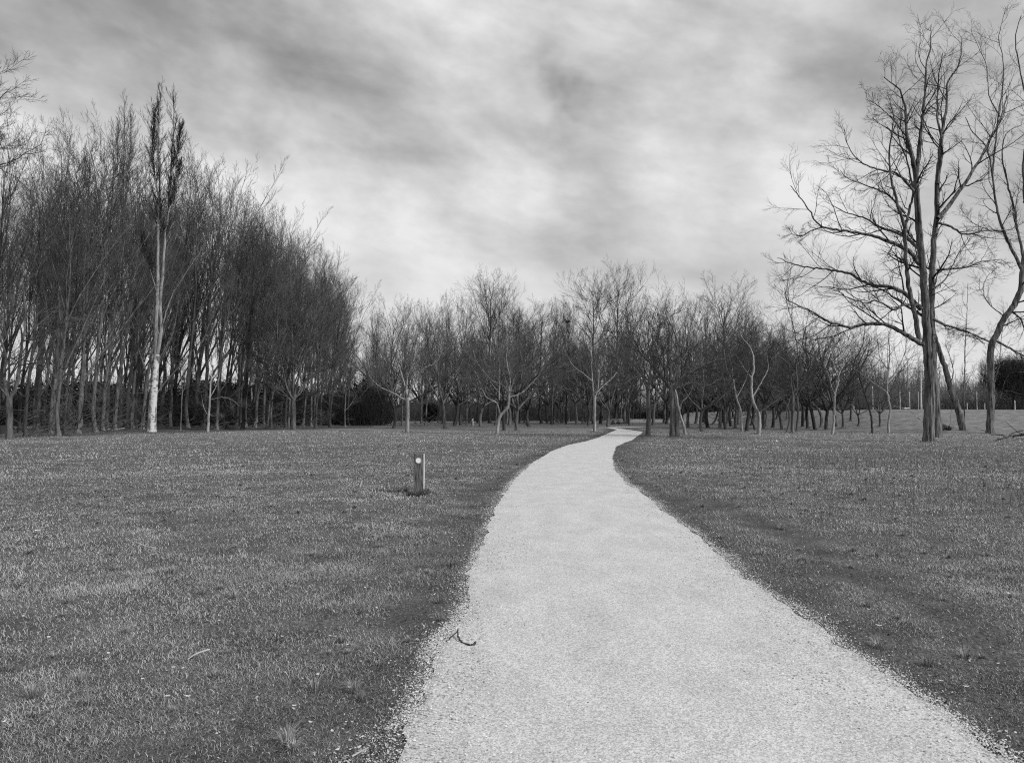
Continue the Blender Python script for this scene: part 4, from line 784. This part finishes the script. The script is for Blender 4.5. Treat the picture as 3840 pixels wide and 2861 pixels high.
for i in range(32):
    j = (i + 1) % 32; F_ += [(i, j, 32 + j, 32 + i), (i, 64 + i, 64 + j, j), (32 + i, 32 + j, 96 + j, 96 + i)]
bm_obj('rim', V, F_, M_grey, mk)
for dx in (-.021, 0, .021):
    bm_obj('mark', [(dx - .006, -W2 - .0126, zc - .006), (dx + .006, -W2 - .0126, zc - .006), (dx, -W2 - .0126, zc + .007), (dx - .006, -W2 - .010, zc - .006), (dx + .006, -W2 - .010, zc - .006), (dx, -W2 - .010, zc + .007)],
           [(0, 1, 2), (3, 5, 4), (0, 3, 4, 1), (1, 4, 5, 2), (2, 5, 3, 0)], M_black, mk)

# sticks: curves given as pixel points on the terrain, lifted where they arch
def stick(name, pts, r0, r1, m, label, cat, group=None, lift=None, side=None, seed=1, k=6):
    """pts on the ground; one mesh, forks included"""
    W = [base(px, py) for px, py in pts]; o0 = W[0].copy(); rg = np.random.default_rng(seed)
    A = np.array([w_ - o0 for w_ in W]); A[:, 2] += r0 * .8
    if lift is not None: A[:, 2] += np.array(lift)
    P, ln = spline(A, max(8, 5 * len(pts))); P[1:-1] += rg.standard_normal((len(P) - 2, 3)) * ln * .006 * np.array([1, 1, .3])
    parts = [tubes(P[None], np.linspace(r0, r1, len(P))[None], k)]
    if side:
        s_ = kids(rg, P[None], np.linspace(r0, r1, len(P))[None], np.array([ln]), side, .25, .95, 42, 12, .4, lambda t: 1.1 - .6 * t, .5, r1 * .6)
        s_[1][:, 2] = np.abs(s_[1][:, 2]) * .35
        P1, R1 = grow(rg, *s_, 5, .18, 0); P1[..., 2] = np.maximum(P1[..., 2], 0); parts.append(tubes(P1, R1, 4))
    o = obj(name, mesh_np(name, *join(parts), m, smooth=True), None, tuple(o0)); tag(o, label, cat, group); return o
stick('fallen_twig', [(1717,2388),(1718,2401),(1726,2412),(1742,2417),(1760,2425),(1775,2426),(1783,2421)], .0045, .009, M_bark_dark, 'dark hooked twig lying on the left side of the gravel path', 'twig', lift=[.05,.025,.012,.004,.01,.01,.02])
stick('fallen_twig', [(1673,2411),(1690,2400),(1704,2392),(1718,2388)], .007, .003, M_bark_dark, 'thin dark twig on the path touching the hooked one', 'twig', lift=[0,.01,.02,.04])
stick('bark_strip', [(703,2489),(722,2480),(745,2470),(768,2465),(785,2461)], .003, .007, M_log, 'long pale bark strip lying in the foreground grass on the left', 'bark strip', lift=[.02,.03,.035,.04,.04], seed=4)
stick('fallen_twig', [(1320,2858),(1350,2853),(1381,2845)], .005, .004, M_log, 'pale straight twig at the very bottom of the grass', 'twig', lift=[.02,.03,.04])
stick('fallen_twig', [(2702,2092),(2735,2092),(2770,2091)], .007, .004, M_log, 'pale straight stick at the right edge of the path', 'twig', lift=[.01,.02,.03])
stick('fallen_twig', [(2864,2219),(2876,2210),(2889,2206)], .004, .003, M_log, 'short pale stick at the right path edge, nearer than the straight one', 'twig', lift=[0,.01,.03])
stick('fallen_twig', [(3452,2705),(3470,2708),(3491,2708)], .006, .004, M_bark_dark, 'short dark stick on the gravel at the lower right', 'twig')
stick('fallen_twig', [(2713,2861),(2740,2858),(2770,2860)], .004, .003, M_bark_dark, 'thin dark twig on the gravel at the bottom edge', 'twig')
stick('fallen_twig', [(507,2051),(530,2057),(560,2062),(592,2064)], .006, .003, M_log, 'long thin pale twig in the grass well before the post', 'twig', lift=[.05,.04,.03,.02])
stick('fallen_twig', [(1724,1810),(1750,1809),(1772,1810)], .006, .004, M_log, 'thin pale twig in the grass between post and path', 'twig', lift=[.05]*3)
stick('fallen_branch', [(3735,1655),(3760,1648),(3790,1643),(3840,1643),(3900,1650)], .03, .07, M_bark_dark, 'dark forked branch lying in the grass at the right edge', 'branch', lift=[.02,.05,.12,.16,.05], side=7, seed=8)
stick('fallen_branch', [(1532,1586),(1550,1590),(1565,1597),(1579,1602)], .05, .03, M_bark, 'long dead branch arched on the grass behind the pale wide-forked tree', 'branch', lift=[.6,.5,.3,.05], seed=9)
stick('fallen_branch', [(1622,1590),(1640,1591),(1652,1597),(1661,1602)], .05, .03, M_bark, 'arched dead branch beside the forked dark-limbed tree', 'branch', lift=[.35,.5,.3,.05], seed=10)
stick('fallen_branch', [(1016,1605),(1025,1602),(1038,1601),(1048,1603)], .05, .02, M_log, 'pale arched branch near the foot of the round-crowned tree', 'branch', lift=[0,.25,.25,0], seed=11)
stick('fallen_log', [(50,1610),(70,1609),(92,1608)], .13, .11, M_log, 'pale peeled log lying between the trunks at the far left', 'log', 'pale logs on the floor of the left wood', seed=12)
stick('fallen_log', [(88,1608),(120,1607),(155,1605)], .12, .09, M_log, 'longer pale log beside the first, behind the thick dark trunk', 'log', 'pale logs on the floor of the left wood', seed=13)
stick('fallen_log', [(110,1604),(125,1603),(136,1601)], .07, .05, M_log, 'thin pale pole resting above the longer log', 'log', 'pale logs on the floor of the left wood', lift=[.15,.2,.35], seed=14)
stick('fallen_log', [(1536,1571),(1552,1571),(1572,1571)], .3, .25, M_log, 'pale log lying far back between the trunks, left of centre', 'log', seed=15)
stick('fallen_branch', [(469,1612),(440,1613),(420,1615)], .03, .015, M_log, 'thin pale branch on the ground left of the white-barked poplar', 'branch', seed=16, lift=[.15,.1,.02])
stick('leaning_branch', [(3470,1592),(3412,1596),(3352,1600)], .05, .02, M_bark_pale, 'thin dead branch leaning against the big twin-stemmed tree from the left', 'branch', lift=[.05,1.35,1.9], side=8, seed=17)

# dark root tangle behind the twin-stemmed tree
b = base(3548, 1614); e = empty('fallen_root', tuple(b)); tag(e, 'dark upturned root clump with loose sticks between the twin-stemmed and leaning trees', 'root')
rg = np.random.default_rng(44)
P, _ = spline([(-.5, 0, .12), (-.25, 0, .30), (.1, .1, .22), (.45, .1, .12)], 14)
obj('log', mesh_np('root_log', *tubes(P[None], (.26 - .12 * np.linspace(0, 1, 14))[None], 14, ridge=.08, seed=3), M_bark_dark, smooth=True), e)
n = 46; S = rg.normal(0, .25, (n, 3)) * (1, .8, .3) + (0, 0, .15); D = rg.normal(0, 1, (n, 3)) * (1, .6, .5) + (0, 0, .35)
P, R = grow(rg, S, D, rg.uniform(.3, 1.0, n), rg.uniform(.008, .025, n), 6, .2, -.06); P[..., 2] = np.maximum(P[..., 2], 0)
obj('root', mesh_np('root_tangle', *tubes(P, R, 4), M_bark_dark), e)
for pp in ([(-.5, -.1, .3), (-.2, -.1, .75), (.05, 0, .95)], [(.1, 0, .3), (.45, 0, .55), (.7, 0, .3)], [(.35, .1, .2), (.50, .1, 1.5), (.62, .1, 2.3)]):
    P, _ = spline(pp, 10); obj('stick', mesh_np('stick', *tubes(P[None], np.linspace(.025, .012, 10)[None], 5), M_bark_pale), e)

# stump
b = base(1771, 1597); e = empty('tree_stump', tuple(b)); tag(e, 'short broken stump with a bright jagged top, behind the forked dark-limbed tree', 'stump')
P, _ = spline([(0, 0, -.1), (.03, 0, .4), (-.02, 0, .75)], 10); V, Q = tubes(P[None], np.linspace(.24, .15, 10)[None], 12, ridge=.06, seed=9)
V[-12:, 2] += np.random.default_rng(2).uniform(-.1, .16, 12)
obj('trunk', mesh_np('stump', V, Q, M_bark_pale, smooth=True), e)
P, _ = spline([(-.02, 0, .7), (.04, 0, .85), (.22, 0, .96)], 8); obj('broken_limb', mesh_np('broken_limb', *tubes(P[None], np.linspace(.12, .03, 8)[None], 8, ridge=.05), M_log, smooth=True), e)
b = base(942, 1594); e = empty('dead_snag', tuple(b)); tag(e, 'bare white broken snag gleaming among dark trunks, left of the round-crowned tree', 'tree')
P = np.stack([[0] * 12, [0] * 12, np.linspace(-.1, P3(942, 1453, b[1])[2] - b[2], 12)], 1).astype(float); P[:, 0] = .03 * np.sin(np.arange(12))
obj('trunk', mesh_np('snag', *tubes(P[:8][None], np.linspace(.13, .11, 8)[None], 8), M_bark_dark, smooth=True), e)
obj('bare_wood', mesh_np('snag_top', *tubes(P[7:][None], np.linspace(.125, .08, 5)[None], 8), M_log, smooth=True), e)

# poles on top of the bank
def pole(px, top, r, label, Y=101., name='slim_pole', m=M_pole, group='poles and posts on top of the bank'):
    x = (px - CX) / F * Y; z = float(ground_z(x, Y)); H = P3(px, top, Y)[2] - z
    P = np.stack([np.full(8, 0.), np.zeros(8), np.linspace(-.2, H, 8)], 1); P[:, 0] += np.random.default_rng(int(px)).normal(0, .008, 8)
    V, Q = tubes(P[None], np.linspace(r, r * .8, 8)[None], 8); 
    me = mesh_np(name, np.vstack([V, P[-1] + (0, 0, r * .4)]), Q, m, T=[[len(V) - 8 + i, len(V) - 8 + (i + 1) % 8, len(V)] for i in range(8)], smooth=True)
    tag(obj(name, me, None, (x, Y, z)), label, 'pole', group)
pole(3201, 1403, .055, 'tallest pale pole on the bank, behind the white-sided trunk\'s crown')
pole(3273, 1449, .05, 'pale pole on the bank above the slim leaning trunk')
pole(3375, 1462, .05, 'pale pole on the bank just left of the two white plates')
pole(3411, 1470, .05, 'pale pole on the bank just right of the two white plates')
pole(3444, 1470, .035, 'thin grey pole on the bank right beside the thick white pole')
pole(3454, 1365, .12, 'thick white pole on the bank left of the twin-stemmed tree', m=M_white_bark)
pole(3663, 1470, .045, 'pale pole on the bank between the leaning tree and the crooked tree')
pole(3692, 1512, .06, 'short fence post on the bank just left of the crooked tree', name='fence_post')
pole(3626, 1512, .05, 'short fence post on the bank behind the slim sapling', name='fence_post')
pole(3805, 1502, .07, 'short fence post on the bank right of the crooked tree, before the dark evergreen', name='fence_post')
for px, w_, lb in ((3395, .14, 'left one of two small white plates on short stakes on the bank'), (3405, .115, 'right one of two small white plates on short stakes on the bank')):
    Y = 103.; x = (px - CX) / F * Y; z = float(ground_z(x, Y)); e = empty('marker_plate', (x, Y, z)); tag(e, lb, 'sign', 'white plates on the bank')
    zc_ = P3(px, 1530, Y)[2] - z
    box('plate', -w_, w_, -.01, .01, zc_ - .06, zc_ + .06, M_white, e, .004); box('stake', -.02, .02, .011, .045, -.1, zc_ - .03, M_bark_dark, e)

# picnic table where the path bends
b = base(2312, 1592); e = empty('picnic_table', tuple(b), .25); tag(e, 'small wooden picnic table between the trunks at the far bend of the path', 'picnic table')
for k in range(4): box('tabletop_plank', -.8, .8, -.36 + k * .185, -.19 + k * .185, .72, .765, M_pole, e, .006)
for s_ in (-1, 1):
    box('seat', -.8, .8, s_ * .72 - .13, s_ * .72 + .13, .43, .47, M_pole, e, .006)
    for q in (-.55, .55):
        V = [(q - .04, s_ * .70 - .05, 0), (q + .04, s_ * .70 - .05, 0), (q + .04, s_ * .70 + .05, 0), (q - .04, s_ * .70 + .05, 0), (q - .04, s_ * .22 - .05, .72), (q + .04, s_ * .22 - .05, .72), (q + .04, s_ * .22 + .05, .72), (q - .04, s_ * .22 + .05, .72)]
        bm_obj('leg', V, [(0, 3, 2, 1), (4, 5, 6, 7), (0, 1, 5, 4), (1, 2, 6, 5), (2, 3, 7, 6), (3, 0, 4, 7)], M_bark_dark, e)
for q in (-.55, .55): box('crossbeam', q + .042, q + .09, -.80, .80, .36, .428, M_bark_dark, e)

# walker on the far field path
b = base(2748, 1576); b[2] = float(ground_z(b[0], b[1])) + .03
e = empty('person', tuple(b), .5); tag(e, 'person in dark clothes and a white cap striding along the far field path', 'person')
def skin(name, verts, edges, radii, m, parent, sub=2):
    me = bpy.data.meshes.new(name); me.from_pydata(verts, edges, []); o = obj(name, me, parent); me.materials.append(m)
    md = o.modifiers.new('skin', 'SKIN'); sv = me.skin_vertices[0].data
    for v_, r_ in zip(sv, radii): v_.radius = (r_, r_)
    sv[0].use_root = True
    o.modifiers.new('sub', 'SUBSURF').levels = sub; o.modifiers['sub'].render_levels = sub
    return o
vb = [(0,0,.95),(0,0,1.15),(.01,0,1.36),(.02,0,1.46),(.04,0,1.56),(.05,0,1.66),
      (0,-.09,.92),(.20,-.10,.50),(.12,-.10,.09),(.28,-.10,.03),(0,.09,.92),(.02,.10,.50),(-.26,.10,.14),(-.18,.10,.03),
      (.01,-.18,1.38),(-.10,-.24,1.12),(.06,-.24,.92),(.14,-.23,.86),(.01,.18,1.38),(.06,.24,1.10),(.26,.22,1.02),(.34,.21,1.02)]
eb = [(0,1),(1,2),(2,3),(3,4),(4,5),(0,6),(6,7),(7,8),(8,9),(0,10),(10,11),(11,12),(12,13),(2,14),(14,15),(15,16),(16,17),(2,18),(18,19),(19,20),(20,21)]
rb = [.14,.13,.15,.06,.09,.085,.10,.065,.045,.04,.10,.065,.045,.04,.06,.045,.035,.035,.06,.045,.035,.035]
skin('body', vb, eb, rb, M_cloth, e)
for nm, pts, rr, m_ in (('face', [(.075,0,1.52),(.085,0,1.60)], [.06,.065], M_skin), ('cap', [(.03,0,1.655),(.04,0,1.70),(.13,0,1.675)], [.105,.09,.035], M_white), ('shoe', [(.10,-.10,.045),(.30,-.10,.04)], [.05,.04], M_white), ('shoe', [(-.28,.10,.10),(-.15,.10,.04)], [.05,.04], M_white)):
    skin(nm, pts, [(i, i + 1) for i in range(len(pts) - 1)], rr, m_, e)

# evergreens
def leafball(rg, n, c, rad, size):
    d = norm(rg.standard_normal((n, 3))); rr = rg.random(n) ** .45
    lump = 1 + .22 * np.sin(d[:, 0] * 7 + d[:, 2] * 5) + .18 * np.sin(d[:, 1] * 9 + d[:, 0] * 4) + .15 * rg.standard_normal(n)
    p = np.array(c) + d * (rr * lump)[:, None] * np.array(rad); a = norm(rg.standard_normal((n, 3))); b_ = norm(np.cross(a, rg.standard_normal((n, 3)))); s = size * rg.uniform(.5, 1.3, (n, 1))
    V = np.stack([p - a * s, p + b_ * s * .45, p + a * s, p - b_ * s * .45], 1).reshape(-1, 3); k = np.arange(n) * 4
    return V, np.stack([k, k + 1, k + 2, k + 3], 1)
def evergreen(name, px, Y, wd_, h, n, size, label, cat, seed, balls=5):
    rg = np.random.default_rng(seed); x = (px - CX) / F * Y; z = float(ground_z(x, Y)); e = empty(name, (x, Y, z)); tag(e, label, cat)
    P, _ = spline([(0, 0, -.2), (.05, 0, h * .3), (0, 0, h * .8)], 10); obj('trunk', mesh_np(name + '_trunk', *tubes(P[None], np.linspace(h * .03, .03, 10)[None], 8), M_bark_dark), e)
    parts = [leafball(rg, n // 2, (0, 0, h * .52), (wd_ * .42, wd_ * .42, h * .46), size)]
    for k in range(balls):
        a = k * 2 * PI / balls + rg.normal() * .3; parts.append(leafball(rg, n // (2 * balls), (math.cos(a) * wd_ * .27, math.sin(a) * wd_ * .27, h * rg.uniform(.25, .75)), (wd_ * .25, wd_ * .25, h * .22), size))
    n2 = 2600; S = np.stack([rg.normal(0, wd_ * .18, n2), rg.normal(0, wd_ * .18, n2), rg.uniform(.3, .8, n2) * h], 1)
    Pq, Rq = grow(rg, S, np.stack([rg.normal(0, .5, n2), rg.normal(0, .5, n2), np.ones(n2)], 1), rg.uniform(.15, .32, n2) * h, np.full(n2, .02), 4, .1, .05); parts.append(tubes(Pq, Rq, 3))
    obj('crown', mesh_np(name + '_crown', *join(parts), M_green), e)
evergreen('evergreen_tree', 3800, 122, 9.5, 8.6, 13000, .11, 'dark dense evergreen tree behind the crooked tree at the right edge', 'tree', 901)
evergreen('evergreen_tree', 3905, 128, 9, 7.6, 9000, .11, 'second dark evergreen cut by the right frame edge', 'tree', 902)
evergreen('evergreen_shrub', 1611, 150, 3.2, 3.6, 12000, .10, 'dark evergreen shrub beside the black straight tree left of centre', 'shrub', 903)
evergreen('evergreen_shrub', 1256, 158, 2.6, 2.6, 9000, .10, 'small dark shrub in the gap right of the left wood', 'shrub', 904)
evergreen('evergreen_shrub', 1365, 150, 4.2, 2.2, 12000, .10, 'low wide dark shrub at the foot of the two dark straight trees', 'shrub', 905)
evergreen('evergreen_shrub', 1905, 165, 5, 5.0, 16000, .12, 'tall dark evergreen shrub behind the pale slanting tree', 'shrub', 906)

# fallen leaves and scraps one can pick out
def leaf(px, py, L, m, label, group, rz, curl=.35, name='fallen_leaf', zo=.03):
    b = base(px, py); t = np.linspace(-1, 1, 7); w_ = .26 * np.sqrt(np.maximum(0, 1 - t ** 2)) * (1 - .25 * t) * L; V = []
    for ti, wi in zip(t, w_):
        for s_ in (-1, -.5, 0, .5, 1): V.append((ti * L / 2, s_ * wi, L * curl * (s_ * s_ * .25 + ti * ti * .35)))
    V = np.array(V); F_ = [(i * 5 + j, i * 5 + j + 1, i * 5 + j + 6, i * 5 + j + 5) for i in range(6) for j in range(4)]
    c_, s_ = math.cos(rz), math.sin(rz); V = np.stack([V[:, 0] * c_ - V[:, 1] * s_, V[:, 0] * s_ + V[:, 1] * c_, V[:, 2]], 1)
    o = bm_obj(name, V, F_, m, smooth=True); o.location = (b[0], b[1], b[2] + zo)
    sm = o.modifiers.new('thick', 'SOLIDIFY'); sm.thickness = .0012
    tag(o, label, 'leaf', group)
LV = [(205,150),(1215,382),(735,305),(270,755),(600,845),(1330,467),(1275,553),(1033,675),(1565,747),(1925,798),(1760,967),(930,1088),(1042,1090),(790,990),(1630,1140),(1720,1240),(1990,1375),(1830,745),(1870,1390),(1785,373),(1935,372),(20,40),(1475,115),(920,18),(1052,65),(1960,430),(310,628),(430,457),(1215,655),(960,925),(1012,928),(1840,1292),(20,1228),(1935,1040),(850,280),(590,880)]
LR = [(395,205),(705,287),(1510,270),(1680,772),(1465,780),(935,856),(990,945),(1625,1155),(1455,1278),(325,578),(225,595),(180,365),(420,370),(1020,295),(1650,565),(1590,560),(1225,380),(625,690),(1320,1245),(715,620)]
rg = np.random.default_rng(9); big = {(270,755),(1042,1090),(1760,967),(600,845),(990,945),(1680,772),(1455,1278),(1990,1375),(205,150)}
for grp, L_, ox, oy, sc in (('pale leaves scattered on the grass left of the path', LV, 0, 1900, .6766), ('pale leaves scattered on the grass right of the path', LR, 2600, 1700, .7029)):
    for u_, v_ in L_:
        py = oy + v_ * sc; D_ = 1.6 * F / (py - 1552); sz = (11 if (u_, v_) not in big else 20) * D_ / F * 1.2
        side = 'left' if ox == 0 else 'right'
        leaf(ox + u_ * sc, py, min(max(sz, .03), .10), M_leaf, f'small pale curled dead leaf among many strewn on the grass {side} of the path', grp, rg.uniform(0, PI), zo=.035)
leaf(2911, 1663, .22, M_white, 'white scrap gleaming in the grass before the snaking trunk', None, 1.3, .9, 'paper_scrap', .06)
leaf(2219, 1616, .24, M_white, 'white scrap at the foot of the pale pathside trunk', None, .2, .8, 'paper_scrap', .05)
leaf(1576, 1846, .12, M_leafdark, 'dark curled leaf leaning on the foot of the post', None, .9, .6, 'fallen_leaf', .06)
leaf(1498, 1855, .12, M_leafdark, 'black crumpled leaf standing in the grass left of the post', None, 1.2, .9, 'fallen_leaf', .05)

# bird nest high in a crown
b = np.array([(2129 - CX) / F * 118, 118., P3(2129, 1206, 118)[2]]); rg = np.random.default_rng(12); n = 260
S = rg.normal(0, .16, (n, 3)) * (1, 1, .6); P, R = grow(rg, S, rg.normal(0, 1, (n, 3)) * (1, 1, .3), np.full(n, .35), np.full(n, .012), 3, .3, 0)
tag(obj('bird_nest', mesh_np('bird_nest', *tubes(P, R, 3), M_twig_dark), None, tuple(b)), 'dark ragged nest in a narrow crown left of the path', 'nest')

brush('undergrowth', 26000, (-108, -18), (108, 122), 5.5, 95, 'dark tangled undergrowth behind the trunks of the left wood', M_twig_dark)
brush('undergrowth', 26000, (-50, 22), (170, 200), 6.5, 96, 'dark tangled undergrowth behind the middle wood', M_twig)
# leaf litter trodden into the verges and under the trees: nobody could count it
def litter(n, r0, r1, seed, size, fn):
    rg = np.random.default_rng(seed); e = -.3; r = (r0 ** e + rg.random(n) * (r1 ** e - r0 ** e)) ** (1 / e); a = np.radians(rg.uniform(-42, 42, n)); x, y = r * np.sin(a), r * np.cos(a)
    k = (rg.random(n) < fn(x, y)) & (path_dist(x, y) > .02); x, y = x[k], y[k]; n = len(x); az = rg.uniform(0, 6.28, n); L = size * rg.uniform(.4, 1.5, n) * (1 + y * .03); W = L * rg.uniform(.2, .6, n)
    z = ground_z(x, y) + rg.uniform(.004, .03, n); c = np.stack([x, y, z], 1); d = np.stack([np.cos(az), np.sin(az), rg.normal(0, .45, n)], 1); q = np.stack([-np.sin(az), np.cos(az), rg.normal(0, .45, n)], 1)
    V = np.stack([c - d * L[:, None], c + q * W[:, None], c + d * L[:, None], c - q * W[:, None]], 1).reshape(-1, 3); j = np.arange(n) * 4
    tn = np.where(rg.random(n) < .22, rg.uniform(.35, 1, n), rg.uniform(.0, .25, n)); return V, np.stack([j, j + 1, j + 2, j + 3], 1), np.repeat(tn, 4)
LA = litter(60000, 2.8, 26, 301, .008, lambda x, y: .15 + .85 * verge(x, y) * (.3 + .7 * (vnoise(x, y, .5, 302) > -.1)))
tag(obj('leaf_litter', mesh_np('leaf_litter', LA[0], LA[1], mat('leaf_litter', .02, .45, tone=True, rough=.8), LA[2])), 'dark and pale leaf litter trodden into the verges of the path', 'leaf litter', kind='stuff')

# rank grass left standing round the feet of the trees
def collars():
    rg = np.random.default_rng(61); c = np.array([(p[0], p[1]) for p in used_pos if 20 < p[1] < 112 and abs(p[0]) < .7 * p[1]]); k = 46; n = len(c) * k
    cx_, cy_ = np.repeat(c, k, 0).T; a = rg.uniform(0, 2 * PI, n); q = .16 + np.abs(rg.normal(0, .32, n)); x = cx_ + np.cos(a) * q; y = cy_ + np.sin(a) * q
    L = rg.uniform(.08, .26, n) * np.exp(-q); W = .006 + .00008 * y; z = ground_z(x, y); ln = rg.uniform(0, .8, n); az = rg.uniform(0, 6.28, n)
    bs = np.stack([x, y, z], 1); tip = bs + np.stack([np.cos(az) * L * ln, np.sin(az) * L * ln, L], 1); s_ = np.stack([W, 0 * W, 0 * W], 1)
    V = np.stack([bs - s_, bs + s_, (bs + tip) / 2 - s_ * .8, (bs + tip) / 2 + s_ * .8, tip], 1).reshape(-1, 3); j = np.arange(n) * 5
    return V, np.stack([j, j + 1, j + 3, j + 2], 1), np.stack([j + 2, j + 3, j + 4], 1), np.repeat(rg.uniform(.05, .35, n), 5)
V, Q, T, tn = collars()
tag(obj('long_grass', mesh_np('long_grass', V, Q, M_grass, tn, T)), 'rank tufts of dark grass standing round the feet of the trees', 'grass', kind='stuff')
